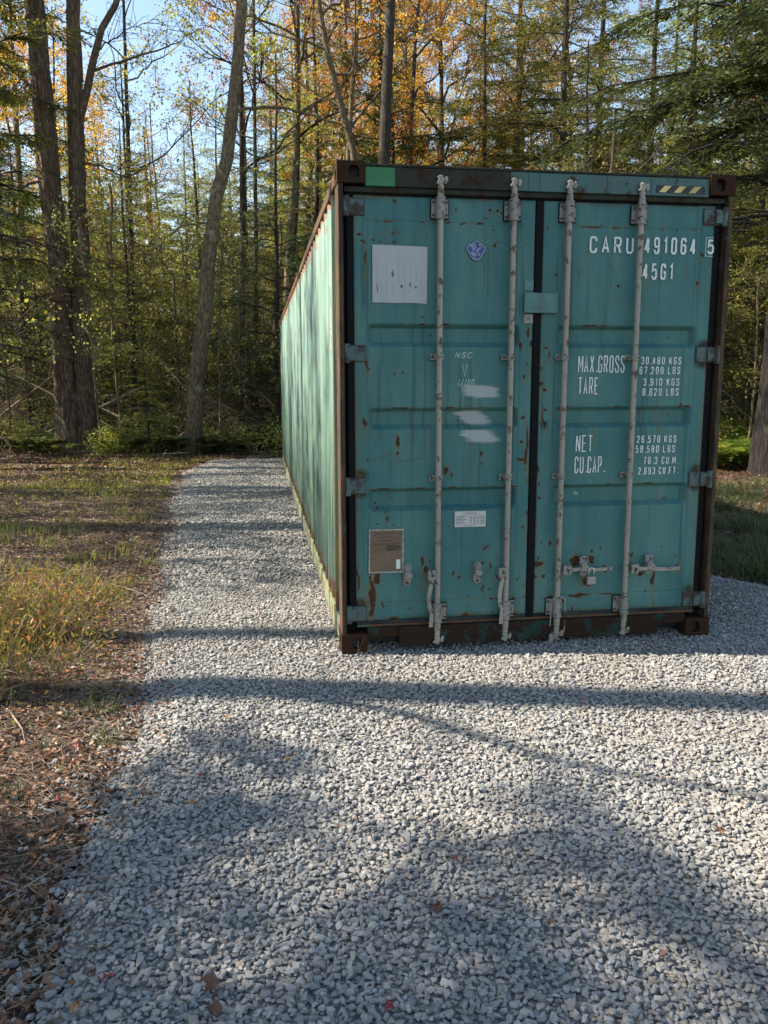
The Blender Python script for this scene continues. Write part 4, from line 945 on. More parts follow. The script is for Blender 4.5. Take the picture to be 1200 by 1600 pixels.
x, y = scat(1700, 6, 19, 10.2, 24, r_, .3, True, lambda x, y: (fbm(x*.8, y*.8, 3, 45) > .47)); ferns("fern_bed", (x, y), .70, "bright sunlit yellow green ferns right of the container", 2, ((.12, .20, .03), (.30, .36, .05), (.50, .46, .10)))  # lighter frond colours than the other bed, sunlight painted in

# ================================================================== TREES
BK_OAK = bark_mat("oak_bark", (.06, .040, .026), (.33, .235, .15), (.32, .30, .24), .55, .9, .06)
BK_GREY = bark_mat("grey_bark", (.07, .052, .03), (.33, .25, .145), (.36, .35, .24), .6, 1.2, .015)
BK_DARK = bark_mat("dark_bark", (.022, .017, .013), (.10, .077, .056), (.15, .16, .13), .4, 1.3, .02)
BK_PINE = bark_mat("furrowed_bark", (.010, .008, .007), (.066, .052, .044), (.11, .105, .09), .3, .62, .06)  # kept extra dark: shade on the big right trunk painted into the bark
LF_HEM = leaf_mat("hemlock_needles", (.05, .085, .02), (.20, .24, .045), (.50, .45, .11), .52)  # lightest tone raised to paint sun glints into the needles
LF_HEMD = leaf_mat("hemlock_dark_needles", (.025, .05, .015), (.08, .12, .03), (.22, .23, .06), .4)  # darker needle copy; paints the shaded look of the large hemlock
LF_HEMY = leaf_mat("hemlock_yellow_needles", (.12, .16, .03), (.34, .34, .07), (.55, .48, .14), .55)  # yellower needle copy with a sunlit look put into the colour
LF_ORG = leaf_mat("orange_leaves", (.50, .17, .02), (.68, .32, .04), (.70, .48, .09), .5)
LF_RED = leaf_mat("russet_leaves", (.25, .055, .03), (.42, .12, .05), (.50, .25, .10), .5)
LF_YG = leaf_mat("yellow_green_leaves", (.18, .22, .03), (.42, .40, .06), (.62, .50, .10), .55)
LF_TAN = leaf_mat("tan_leaves", (.10, .06, .04), (.20, .11, .07), (.28, .20, .12), .4)

def trunk_path(h, lean=0.0, wob=.12, n=14, r_=None):
    t = np.linspace(0, 1, n); az = r_.uniform(0, 6.28)
    x = lean*h*t*math.cos(az)+wob*np.cumsum(r_.normal(0, 1, n))*h/n*.25; y = lean*h*t*math.sin(az)+wob*np.cumsum(r_.normal(0, 1, n))*h/n*.25
    x -= x[0]; y -= y[0]; return np.stack([x, y, t*h-.25*(t == 0)], 1)
def resample(P, n):
    P = np.asarray(P, float); d = np.concatenate([[0], np.cumsum(np.linalg.norm(np.diff(P, axis=0), axis=1))]); s = np.linspace(0, d[-1], n)
    return np.stack([np.interp(s, d, P[:, k]) for k in range(3)], 1)
def flare(P, r0, r1, n=10, fl=.55, gnarl=0, seed=0, pw=.9):
    """tapered trunk tube with root flare; gnarl adds furrows in the mesh"""
    h = P[:, 2]-P[0, 2]; t = h/h[-1]; rad = (r0+(r1-r0)*t**pw)*(1+fl*np.exp(-h/.35)); V, F = tube(P, rad, n)
    V = V.reshape(len(P), n, 3); C = P[:, None]; an = np.arange(n)/n*2*np.pi; lob = 1+.22*np.exp(-h/.4)[:, None]*np.sin(an*5+seed)[None]
    if gnarl:
        aa, hh = np.meshgrid(an, h); q = fbm(np.cos(aa)*3.5+9+hh*.25, np.sin(aa)*3.5+hh*.9, 3, seed)
        rid = np.abs(((aa*9/np.pi+2.2*fbm(aa*2, hh*1.5, 2, seed+3)) % 1)-.5)*2
        lob = lob*(1+gnarl*(q-.5)*1.6+gnarl*.35*(rid-.5))
    return (C+(V-C)*lob[..., None]).reshape(-1, 3), F
def bough(P0, d, L, droop, n=6, r_=None, wob=.08):
    t = np.linspace(0, 1, n); P = P0+d[None]*(t*L)[:, None]; P[:, 2] -= droop*L*t**2; P[1:] += np.cumsum(r_.normal(0, wob*L/n, (n-1, 3)), axis=0); return P

def conifer(seed, h=17., r0=.17, blen=3.0, zmin=1.2, nper=24000, dead=.22, per_m=7, dir_bias=None, path=None, csize=1.0, fill=1.0):
    """needle tree: drooping boughs with flat sprays. returns trunk mesh, crown mesh"""
    r_ = np.random.default_rng(seed); P = path if path is not None else trunk_path(h, .01, .10, 16, r_); nb = NB()
    V, F = flare(P, r0, .02, 10); nb.add(V, F)
    cr = NB(); z = zmin; k = 0; total = int((h-zmin)*per_m); C = []; D = []; N = []; A = []; Ls = []
    t0 = []; t1 = []; t2 = []; tr = []
    for k in range(total):
        f = k/total; z = zmin+(h-.2-zmin)*f; az = k*2.4+r_.uniform(-.5, .5)
        if dir_bias is not None and r_.uniform() < dir_bias[1]: az = dir_bias[0]+r_.normal(0, .6)
        L = blen*min(1, (1-f)*1.5+.05)*r_.uniform(.55, 1.1)*(1 if f > .12 else .8)
        base = np.array([np.interp(z, P[:, 2], P[:, 0]), np.interp(z, P[:, 2], P[:, 1]), z])
        el = (.12+.35*f)+r_.normal(0, .12); d = np.array([math.cos(az)*math.cos(el), math.sin(az)*math.cos(el), math.sin(el)])
        B = bough(base, d, L, .28*(1-f)+.08, 7, r_); rb = (.010+.008*L)*(1-.5*f)
        V, F = tube(B, np.linspace(rb, .004, 7), 4); nb.add(V, F)
        isdead = (f < dead and r_.uniform() < .75)
        # side twigs
        nt_ = int(L*7)+3; u = r_.uniform(.18, 1, nt_); idx = u*6; i0 = np.minimum(idx.astype(int), 5); fr = (idx-i0)[:, None]; Q = B[i0]*(1-fr)+B[i0+1]*fr
        T = (B[i0+1]-B[i0]); T /= np.linalg.norm(T, axis=1)[:, None]; S = np.cross(T, [0, 0, 1.]); S /= np.linalg.norm(S, axis=1)[:, None]+1e-9
        sg = r_.choice([-1, 1], nt_)[:, None]; tl = (.15+.34*L*(1-u*.75))*r_.uniform(.5, 1.1, nt_); dd = S*sg*.8+T*.75+r_.normal(0, .18, (nt_, 3)); dd /= np.linalg.norm(dd, axis=1)[:, None]
        E = Q+dd*tl[:, None]; E[:, 2] -= tl*.22; Mi = (Q+E)/2; Mi[:, 2] += tl*.05
        t0.append(Q); t1.append(Mi); t2.append(E); tr.append(np.full(nt_, .004+.002*L))
        if isdead: continue
        m_ = int(30*fill*L/3)+3
        for q in range(nt_):
            mm = max(4, int(m_*tl[q]/.6)); w_ = r_.uniform(0, 1, mm)[:, None]; c = Q[q]+(E[q]-Q[q])*w_; side = np.cross(dd[q], [0, 0, 1.]); sgn = r_.choice([-1, 1], mm)[:, None]
            ll = r_.uniform(.05, .12, mm)*csize; dr = side*sgn*.8+dd[q]*.7+r_.normal(0, .25, (mm, 3)); dr[:, 2] -= .2
            dr /= np.linalg.norm(dr, axis=1)[:, None]; off = r_.uniform(0, .13, mm)[:, None]
            C.append(c+dr*(ll[:, None]*.5+off)); D.append(dr); N.append(r_.normal(0, .45, (mm, 3))+np.array([0, 0, 1.])); Ls.append(ll); A.append(np.clip(r_.uniform(0, .8, mm)+w_[:, 0]*.2, 0, 1))
    V, F = twigs(np.concatenate(t0), np.concatenate(t1), np.concatenate(t2), np.concatenate(tr)); nb.add(V, F)
    C, D, N, l, A = map(np.concatenate, (C, D, N, Ls, A)); V, F = leaves(C, D, N, l, l*.34)
    return nb.mesh("trunk", True), np_mesh("crown", V, F, attr=np.repeat(A, 4)), len(C)

def hardwood(seed, h=18., r0=.2, zmin=.38, nl=16, nb2=7, nb3=6, lpt=10, lsize=.085, spread=.34, up=.75, path=None, fork=True, n0=12, gnarl=0, r1=.03, sides=10, lens=1.0):
    r_ = np.random.default_rng(seed); P = path if path is not None else trunk_path(h, .04, .22, 18, r_); H = P[-1, 2]; nb = NB()
    if gnarl: P = resample(P, int(H/.06)); sides = 40
    V, F = flare(P, r0, r1, sides, .5, gnarl, seed); nb.add(V, F); C = []; D = []; Ls = []
    t0 = []; t1 = []; t2 = []; tr = []
    for k in range(nl):
        f = zmin+(1-zmin)*(k+r_.uniform(0, 1))/nl; z = H*f; az = k*2.4+r_.uniform(-.6, .6); base = np.array([np.interp(z, P[:, 2], P[:, 0]), np.interp(z, P[:, 2], P[:, 1]), z])
        el = r_.uniform(.35, up+.25*f); L = H*spread*(1.15-f*.75)*r_.uniform(.6, 1.15)*lens; d = np.array([math.cos(az)*math.cos(el), math.sin(az)*math.cos(el), math.sin(el)])
        B = bough(base, d, L, -.12, 9, r_, .22); rb = r0*(.42*(1-f)+.10); V, F = tube(B, np.linspace(rb, .008, 9), 6); nb.add(V, F)
        for j in range(nb2):
            u = r_.uniform(.25, 1)*8; i0 = min(int(u), 7); q = B[i0]*(1-(u-i0))+B[i0+1]*(u-i0); T = B[i0+1]-B[i0]; T /= np.linalg.norm(T)
            dd = T+r_.normal(0, .62, 3)+np.array([0, 0, .2]); dd /= np.linalg.norm(dd); l2 = L*r_.uniform(.22, .5); B2 = bough(q, dd, l2, -.05, 6, r_, .25)
            V, F = tube(B2, np.linspace(rb*.30+.003, .004, 6), 4); nb.add(V, F)
            u3 = r_.uniform(.15, 1, nb3)*5; i3 = np.minimum(u3.astype(int), 4); fr = (u3-i3)[:, None]; q3 = B2[i3]*(1-fr)+B2[i3+1]*fr
            d3 = (dd+r_.normal(0, .75, (nb3, 3))+np.array([0, 0, .15])); d3 /= np.linalg.norm(d3, axis=1)[:, None]; l3 = r_.uniform(.3, .95, nb3); E = q3+d3*l3[:, None]
            t0.append(q3); t1.append((q3+E)/2+r_.normal(0, .05, (nb3, 3))); t2.append(E); tr.append(np.full(nb3, .0055))
            if lpt:
                m_ = nb3*lpt; w_ = r_.uniform(.55, 1.08, m_)[:, None]; jj = np.repeat(np.arange(nb3), lpt)
                C.append(q3[jj]+(E[jj]-q3[jj])*w_+r_.normal(0, .075, (m_, 3))); D.append(r_.normal(0, 1, (m_, 3))+np.array([0, 0, -.5])); Ls.append(r_.uniform(.6, 1.25, m_)*lsize)
    V, F = twigs(np.concatenate(t0), np.concatenate(t1), np.concatenate(t2), np.concatenate(tr)); nb.add(V, F)
    tm = nb.mesh("trunk", True)
    if not lpt: return tm, None, 0
    C, D, l = map(np.concatenate, (C, D, Ls)); n = len(C); V, F = leaves(C, D, r_.normal(size=(n, 3))+np.array([0, 0, .6]), l, l*.72)
    return tm, np_mesh("crown", V, F, attr=np.repeat(r_.uniform(0, 1, n), 4)), n
def tree(name, meshes, bark, leaf, loc, lab, cat, rz=0, s=1., group=None):
    t = empty(name, loc, rz); t.scale = (s, s, s); tag(t, lab, cat, group); tr_ = bpy.data.objects.new("trunk", meshes[0]); COL.objects.link(tr_); tr_.parent = t
    if not meshes[0].materials: meshes[0].materials.append(bark)
    tr_.material_slots[0].link = 'OBJECT'; tr_.material_slots[0].material = bark
    if meshes[1] is not None:
        c = bpy.data.objects.new("crown", meshes[1]); COL.objects.link(c); c.parent = t
        if not meshes[1].materials: meshes[1].materials.append(leaf)
        c.material_slots[0].link = 'OBJECT'; c.material_slots[0].material = leaf
    return t
def gz(x, y): return float(ground_z(np.array([float(x)]), np.array([float(y)]))[0])

# --- the trees one can tell apart
def pth(pts, base): return np.array(pts, float)-np.array(base)
# twin-stemmed tree at left
bl = (-4.84, 16.3, 0.)
tw = empty("twin_trunk_tree", (bl[0], bl[1], gz(bl[0], bl[1])-.05)); tag(tw, "large brown tree with two stems joined at the base left of the path", "tree")
for i_, (pts, r0, r1, sd_) in enumerate((([(-5.0, 16.3, -.2), (-5.04, 16.3, 1.0), (-5.10, 16.3, 3.2), (-5.08, 16.3, 4.65), (-5.14, 16.3, 6.1), (-5.19, 16.3, 8.5), (-5.25, 16.3, 10.3), (-5.5, 16.4, 14), (-5.6, 16.6, 19)], .31, .10, 3),
                                    ([(-4.66, 16.3, -.2), (-4.66, 16.3, 1.0), (-4.63, 16.3, 3.2), (-4.57, 16.3, 4.65), (-4.55, 16.3, 6.1), (-4.47, 16.3, 8.5), (-4.40, 16.3, 10.3), (-4.2, 16.2, 14), (-4.0, 16.0, 19)], .25, .07, 5))):
    hm = hardwood(50+i_, path=pth(pts, (bl[0], bl[1], 0)), r0=r0, zmin=.60, nl=9, lpt=2, gnarl=.34, r1=r1, lsize=.09)
    o = bpy.data.objects.new("trunk", hm[0]); COL.objects.link(o); o.parent = tw; hm[0].materials.append(BK_OAK)
    o = bpy.data.objects.new("crown", hm[1]); COL.objects.link(o); o.parent = tw; hm[1].materials.append(LF_ORG)
nb = NB(); 
for pts, ra, rb in (([(-4.45, 16.3, 7.7), (-4.33, 16.3, 8.1), (-4.12, 16.3, 8.8), (-3.81, 16.3, 9.8), (-3.5, 16.3, 10.4), (-2.9, 16.2, 12.2)], .10, .05), ([(-4.12, 16.3, 8.9), (-3.46, 16.3, 9.15), (-2.81, 16.2, 9.33), (-2.19, 16.2, 9.55), (-1.6, 16.1, 9.9)], .035, .008),
                    ([(-4.5, 16.3, 6.9), (-4.0, 16.1, 6.8), (-3.4, 15.9, 6.5), (-2.9, 15.8, 6.7), (-2.5, 15.7, 6.5)], .03, .006), ([(-4.0, 16.3, 9.3), (-3.3, 16.4, 9.9), (-2.6, 16.5, 10.2)], .02, .006)):
    Q = resample(pth(pts, (bl[0], bl[1], 0)), 16); Q[2:-1] += rng.normal(0, .02, (13, 3)); V, F = tube(Q, np.linspace(ra, rb, 16), 9); nb.add(V, F)
    k_ = rng.integers(4, 16, 24); S0 = Q[k_]; d_ = rdir(24)+np.array([.4, 0, .5]); S2 = S0+d_*rng.uniform(.3, .9, 24)[:, None]; V, F = twigs(S0, (S0+S2)/2+rng.normal(0, .04, (24, 3)), S2, np.full(24, .008)); nb.add(V, F)
    link("limb", nb.mesh("limb", True), BK_OAK, tw); nb = NB()
# leaning tree in the centre-left
bc = (-2.08, 15.8, 0.)
pts = [(-2.1, 15.8, -.25), (-2.02, 15.8, .8), (-1.96, 15.8, 1.63), (-1.67, 15.8, 3.46), (-1.54, 15.8, 4.65), (-1.31, 15.8, 6.11), (-1.04, 15.8, 6.97), (-.75, 15.8, 8.95), (-.61, 15.8, 10.3), (-.2, 15.8, 14), (.3, 15.8, 18)]
hm = hardwood(61, path=pth(pts, bc), r0=.21, zmin=.62, nl=9, lpt=2, gnarl=.16, r1=.06, lsize=.07)
lt = tree("leaning_tree", hm, BK_GREY, LF_YG, (bc[0], bc[1], gz(bc[0], bc[1])-.05), "grey barked tree leaning right at the end of the gravel path", "tree")
nb = NB()
for pts, ra, rb in (([(-.9, 15.8, 8.0), (-.26, 15.75, 8.14), (.3, 15.7, 8.15), (.71, 15.7, 8.04), (1.62, 15.6, 7.8), (2.1, 15.5, 7.3)], .045, .010), ([(-1.45, 15.7, 5.5), (-2.0, 15.4, 5.4), (-2.5, 15.2, 5.0), (-2.9, 15.1, 4.2), (-3.5, 15.0, 3.7)], .022, .006),
                    ([(-1.6, 15.7, 3.2), (-1.2, 15.4, 2.9), (-.9, 15.2, 2.0), (-.7, 15.1, 1.4)], .016, .006), ([(-1.5, 15.8, 4.4), (-1.0, 15.9, 4.2), (-.3, 16, 3.6), (.4, 16.1, 3.3)], .02, .006)):
    Q = resample(pth(pts, bc), 18); Q[2:-1] += rng.normal(0, .018, (15, 3)); V, F = tube(Q, np.linspace(ra, rb, 18), 7); nb.add(V, F)
    k_ = rng.integers(4, 18, 22); S0 = Q[k_]; d_ = rdir(22)+np.array([.1, 0, .2]); S2 = S0+d_*rng.uniform(.2, .9, 22)[:, None]; V, F = twigs(S0, (S0+S2)/2+rng.normal(0, .04, (22, 3)), S2, np.full(22, .006)); nb.add(V, F)
    link("limb", nb.mesh("limb", True), BK_GREY, lt); nb = NB()
# big furrowed conifer at the right, boughs reaching back over the container
br = (9.22, 9.3, 0.)
pts = [(0, 0, -.3), (0, 0, 1.2), (.02, 0, 3), (.22, 0, 5), (.65, .05, 9), (1.0, .1, 14), (1.2, .1, 19)]
Pb = resample(pts, 70)
cm = conifer(71, 19, .05, 5.0, 4.6, path=resample(pts, 30), dead=.10, per_m=7, dir_bias=(math.pi, .5), fill=1.1)
rt_ = tree("large_hemlock", cm, BK_PINE, LF_HEMD, (br[0], br[1], gz(br[0], br[1])-.05), "massive deeply furrowed conifer trunk at the right edge with drooping dark boughs", "tree")  # shade on this tree is painted in by its dark needles and bark
Pg = resample(pts, 260); V, F = flare(Pg, .44, .10, 72, .75, .20, 4)
link("lower_trunk", np_mesh("lower_trunk", V, F, smooth=True), BK_PINE, rt_)
# named trunks standing behind the container
FIX2 = []
def named(name, pts, r0, seed, bark, leaf, lab, cat="tree", **kw):
    b = pts[0]; P = pth(pts, (b[0], b[1], 0)); P[0, 2] = -.25; P = resample(P, 26)
    return tree(name, hardwood(seed, path=P, r0=r0, **kw), bark, leaf, (b[0], b[1], gz(b[0], b[1])), lab, cat)
named("dark_trunk_tree", [(2.75, 17, 0), (2.85, 17, 4), (2.88, 17, 7.1), (2.95, 17, 9.1), (3.06, 17, 11), (3.2, 17.2, 19)], .25, 81, BK_DARK, LF_ORG, "thick dark straight trunk behind the left end of the container roof", zmin=.62, lpt=14, nl=11)
named("bent_tree", [(2.7, 19, 0), (2.6, 19, 4), (2.39, 19, 7.8), (2.03, 19, 9.1), (1.61, 19, 10.7), (1.41, 19, 11.8), (1.0, 19, 17)], .17, 82, BK_GREY, LF_TAN, "thin grey tree bending left above the front corner of the container", zmin=.55, lpt=10, nl=12)
named("slender_tree", [(2.3, 19.4, 0), (2.2, 19.4, 4), (2.22, 19.4, 7.8), (2.35, 19.4, 9.8), (2.58, 19.4, 12), (3, 19.4, 17)], .12, 83, BK_GREY, LF_ORG, "slender grey stem with orange leaves beside the bending tree", zmin=.5, lpt=22, nl=13)
named("forked_pale_tree", [(.55, 22, 0), (.52, 22, 2), (.55, 22, 4.4), (.71, 22, 6.6), (.96, 22, 9.6), (1.1, 22, 17)], .20, 84, BK_GREY, LF_TAN, "pale barked tree rising just left of the container side", zmin=.55, lpt=8, nl=12)
named("dark_slim_tree", [(.6, 22.6, 0), (.5, 22.6, 2), (.62, 22.6, 4.5), (.91, 22.6, 7.6), (1.0, 22.6, 9.6), (1.0, 22.6, 17)], .17, 85, BK_DARK, LF_TAN, "dark slim tree close behind the pale barked tree", zmin=.55, lpt=8, nl=10)
def namedc(name, x, y, h, r0, seed, leaf, lab, bark=BK_DARK, **kw):
    return tree(name, conifer(seed, h, r0, **kw), bark, leaf, (x, y, gz(x, y)), lab, "tree")
namedc("hemlock", 8.92, 20, 20, .17, 91, LF_HEMY, "straight conifer with open lit boughs behind the third locking bar", zmin=3.5, blen=3.7, per_m=6)
namedc("hemlock", 11.7, 24, 21, .20, 92, LF_HEMY, "second tall conifer with sunny boughs just right of the straight one", zmin=3.5, blen=3.8, per_m=6)
namedc("hemlock", 15.0, 26, 19, .17, 93, LF_HEM, "conifer behind the right corner of the container roof", zmin=3, blen=3.8, per_m=6)
named("grey_trunk_tree", [(15.32, 20, 0), (15.3, 20, 3), (15.4, 20, 8), (15.5, 20, 16)], .13, 94, BK_DARK, LF_YG, "dark trunk between the container and the massive conifer", zmin=.5, lpt=16, nl=12)
for (nm, x, y, r0, sd_, bk, lab) in (("background_tree", -7.97, 24, .19, 95, BK_GREY, "grey trunk in the woods at the left edge behind the twin stems"),
        ("background_tree", -4.35, 22.3, .12, 96, BK_DARK, "thin dark trunk between the twin stemmed tree and the leaning tree"),
        ("background_tree", -.95, 22, .15, 97, BK_DARK, "dark trunk just right of the leaning tree"),
        ("background_tree", -.55, 21, .10, 98, BK_DARK, "thin dark trunk nearest the far left corner of the container")):
    named(nm, [(x, y, 0), (x+.05, y, 3), (x+.15, y, 6), (x+.3, y, 15)], r0, sd_, bk, LF_ORG if x < -7 else LF_YG, lab, zmin=.5, lpt=24 if x < -7 else 8, nl=12 if x < -7 else 9)

for x, y, h, sd_, lf, lab in ((-4.6, 25, 12.0, 141, LF_HEM, "bushy green conifer below the open patch of sky"), (-7.3, 27, 14.5, 142, LF_HEMY, "yellow green conifer left of the bushy one, seen between the stems"),
        (-2.4, 27.5, 12.5, 143, LF_HEMY, "sunny conifer just left of the leaning trunk"), (-9.2, 23, 15, 144, LF_HEMD, "dark conifer filling the left edge of the wood"), (-7.0, 20.6, 8.0, 145, LF_HEMD, "low dark conifer behind the twin stems")):
    tree("hemlock", conifer(sd_, h, .13, 3.1, .5, per_m=8, fill=1.4, dead=.12), BK_DARK, lf, (x, y, gz(x, y)), lab, "tree"); FIX2.append((x, y))
# --- prototypes for the rest of the wood
PC = [conifer(101, 16, .16, 3.2, .8, per_m=7, fill=1.5, csize=1.1), conifer(102, 19, .19, 3.6, 1.5, per_m=7, fill=1.5, csize=1.15, dead=.3), conifer(103, 12, .12, 2.8, .4, per_m=8, fill=1.6, csize=1.05, dead=.1)]
PH = [hardwood(111, 18, .18, .35, 15, lpt=24), hardwood(112, 20, .22, .45, 16, lpt=24), hardwood(113, 15, .13, .3, 14, lpt=22), hardwood(114, 17, .15, .4, 14, lpt=5), hardwood(115, 19, .17, .5, 13, lpt=0)]
PS = [hardwood(121, 5.5, .03, .15, 10, 5, 4, lpt=7, lsize=.07, spread=.42), hardwood(122, 4, .022, .12, 9, 5, 4, lpt=9, lsize=.065, spread=.5), hardwood(123, 7, .04, .2, 11, 5, 4, lpt=0, spread=.35)]
print("leaf counts", [p[2] for p in PC], [p[2] for p in PH])
def brush(seed, n=26, R_=1.3, H=1.5):            # tangle of dead branches
    r_ = np.random.default_rng(seed); nb = NB(); t0 = []; t2 = []
    for k in range(n):
        a = r_.uniform(0, 6.28); P0 = np.array([r_.normal(0, R_*.5), r_.normal(0, R_*.5), 0]); el = r_.uniform(.1, 1.1); L = r_.uniform(.8, 2.6)
        B = bough(P0, np.array([math.cos(a)*math.cos(el), math.sin(a)*math.cos(el), math.sin(el)]), L, .35, 8, r_, .25); V, F = tube(B, np.linspace(.009, .003, 8), 4); nb.add(V, F)
        i_ = r_.integers(2, 8, 9); d_ = r_.normal(0, 1, (9, 3)); t0.append(B[i_]); t2.append(B[i_]+d_*r_.uniform(.15, .4, (9, 1)))
    t0 = np.concatenate(t0); t2 = np.concatenate(t2); V, F = twigs(t0, (t0+t2)/2+r_.normal(0, .04, t0.shape), t2, np.full(len(t0), .004)); nb.add(V, F)
    return nb.mesh("dead_brush", True)
PB = [brush(1), brush(2, 34, 1.6), brush(3, 20, 1.0)]
def el_limit(az):                                # open sky gap above the left of the path (degrees of elevation)
    a = math.degrees(az); return 16.0+6.5*abs((a+8.0)/4.6)**3 if -13.5 < a < -3 else 60
PT = []                                          # accepted spots
fixed = [(-4.84, 16.3), (-2.08, 15.8), (9.22, 9.3), (2.8, 17), (2.6, 19), (2.3, 19.4), (.55, 22), (.6, 22.6), (8.92, 20), (11.7, 24), (15, 26), (15.3, 20), (-8, 24), (-4.35, 22.3), (-.95, 22), (-.55, 21)]
r_ = np.random.default_rng(2024)
fixed += FIX2
def spot(rmin, rmax, amin, amax, gap, tries=60):
    for _ in range(tries):
        a = r_.uniform(R(amin), R(amax)); d = math.sqrt(r_.uniform(rmin**2, rmax**2)); x = -.48+d*math.sin(a); y = -4.86+d*math.cos(a)
        if (y < 14.5 and x < 7) or (d < 27 and 3.3 < x < 8.3 and gap > 2): continue
        if all((x-p[0])**2+(y-p[1])**2 > gap**2 for p in PT+fixed): PT.append((x, y)); return x, y, a, d
    return None
kinds = dict(
 hem=("hemlock", "green conifer with drooping boughs in the wood behind the container", "conifers in the surrounding wood"),
 hemd=("hemlock", "dark green conifer deep in the wood", "dark conifers in the surrounding wood"),
 org=("maple_tree", "tree with orange autumn leaves in the wood", "orange leaved trees in the wood"),
 red=("maple_tree", "tree with russet pink autumn leaves in the wood", "russet leaved trees in the wood"),
 yg=("hardwood_tree", "tree with yellow green leaves in the wood", "yellow green trees in the wood"),
 bare=("bare_tree", "nearly leafless grey stemmed tree in the wood", "bare trees in the wood"))
def put(kind, x, y, a, d):
    nm, lab, grp = kinds[kind]
    if kind in ('hem', 'hemd'): i_ = r_.integers(0, 3); mm = PC[i_]; h0 = (16, 19, 12)[i_]; lf = {'hem': (LF_HEM, LF_HEMY)[r_.integers(0, 2)], 'hemd': LF_HEMD}[kind]; bk = BK_DARK
    elif kind == 'bare': i_ = r_.integers(3, 5); mm = PH[i_]; h0 = (17, 19)[i_-3]; lf = LF_TAN; bk = BK_GREY
    else: i_ = r_.integers(0, 3); mm = PH[i_]; h0 = (18, 20, 15)[i_]; lf = dict(org=LF_ORG, red=LF_RED, yg=LF_YG)[kind]; bk = (BK_GREY, BK_DARK)[r_.integers(0, 2)]
    s = r_.uniform(.8, 1.2); lim = 1.65+d*math.tan(R(el_limit(a))); s = min(s, lim/h0)
    if s < .3: return
    tree(nm, mm, bk, lf, (x, y, gz(x, y)), lab, "tree", r_.uniform(0, 6.28), s, grp)
for (rmin, rmax, n, gap) in ((21, 30, 24, 2.6), (30, 42, 40, 3.0), (42, 60, 70, 3.0), (60, 85, 90, 3.2)):
    for _ in range(n):
        q = spot(rmin, rmax, -17.5 if rmin > 29 else -19, 42, gap)
        if not q: continue
        a = math.degrees(q[2]); u = r_.uniform()
        if a < -6 and rmax > 60 and u < .35: continue
        if 3.5 < a < 14 and rmax > 25: k_ = 'org' if u < .40 else 'yg' if u < .6 else 'red' if u < .65 else 'bare' if u < .8 else 'hem'
        elif 3.5 >= a > -3: k_ = 'hem' if u < .62 else 'hemd' if u < .72 else 'yg' if u < .86 else 'bare' if u < .95 else 'org'
        elif a >= 13: k_ = 'hem' if u < .5 else 'yg' if u < .72 else 'red' if u < .80 else 'org' if u < .86 else 'hem'
        elif a < -3: k_ = 'hem' if u < .62 else 'hemd' if u < .76 else 'bare' if u < .88 else 'yg' if u < .92 else 'org'
        if rmax == 30 and r_.uniform() < .6: k_ = 'hem' if r_.uniform() < .7 else 'hemd'
        put(k_, *q)
for x, y, i_, lab in ((4.6, 24.5, 0, "orange leaved maple just right of the thick dark trunk"), (6.6, 27.5, 1, "tall orange maple behind the middle of the container roof"), (3.3, 27.8, 0, "orange maple seen behind the thick dark trunk"), (-11.3, 31, 1, "orange crowned tree at the upper left corner")):
    tree("maple_tree", PH[i_], BK_DARK, LF_ORG, (x, y, gz(x, y)), lab, "tree", x, .95)
# understory saplings and dead brush
for j in range(230):
    q = spot(19.6, 42, -20, 37, .65)
    if not q: continue
    if j % 3 == 0: tree("young_conifer", PC[2], BK_DARK, (LF_HEM, LF_HEMD, LF_HEMY)[r_.integers(0, 3)], (q[0], q[1], gz(q[0], q[1])), "young green conifer in the understory", "tree", r_.uniform(0, 6.28), r_.uniform(.22, .5), "young conifers in the understory"); continue
    i_ = r_.integers(0, 3); tree("sapling", PS[i_], BK_GREY, (LF_YG, LF_YG, LF_TAN, LF_HEMY)[r_.integers(0, 4)], (q[0], q[1], gz(q[0], q[1])), "thin sapling with sparse yellow green leaves in the understory", "sapling", r_.uniform(0, 6.28), r_.uniform(.6, 1.25), "saplings in the understory")
for j in range(230):
    q = spot(19.4, 38, -18, 37, .5)
    if not q or (q[1] < 18.5 and q[0] < 3) or (q[1] < 23 and q[0] > 6): continue
    o = bpy.data.objects.new("dead_brush", PB[r_.integers(0, 3)]); COL.objects.link(o)
    if not o.data.materials: o.data.materials.append(M_twig)
    o.location = (q[0], q[1], gz(q[0], q[1])); o.rotation_euler = (0, 0, r_.uniform(0, 6.28)); o.scale = (1, 1, 1) if r_.uniform() < .5 else (1.5, 1.5, 1.5)
    tag(o, "tangle of dead grey branches on the forest floor", "brush", "dead branch tangles between the trunks")
def bush(seed, n=16, H=1.0, R_=.6, nl=70):
    r_ = np.random.default_rng(seed); nb = NB(); C = []; t0 = []; t2 = []
    for k in range(n):
        a = r_.uniform(0, 6.28); el = r_.uniform(.7, 1.4); B = bough(np.array([r_.normal(0, .12), r_.normal(0, .12), 0]), np.array([math.cos(a)*math.cos(el), math.sin(a)*math.cos(el), math.sin(el)]), H*r_.uniform(.6, 1.2), .15, 6, r_, .2)
        V, F = tube(B, np.linspace(.006, .002, 6), 4); nb.add(V, F); w = r_.uniform(1.2, 5, nl); i0 = np.minimum(w.astype(int), 4); C.append(B[i0]+(B[i0+1]-B[i0])*(w-i0)[:, None]+r_.normal(0, .11, (nl, 3)))
    C = np.concatenate(C); m_ = len(C); V, F = leaves(C, rdir(m_), r_.normal(0, .6, (m_, 3))+np.array([0, 0, 1]), r_.uniform(.03, .08, m_), r_.uniform(.02, .04, m_))
    return nb.mesh("stem", True), np_mesh("crown", V, F, attr=np.repeat(r_.uniform(0, 1, m_), 4))
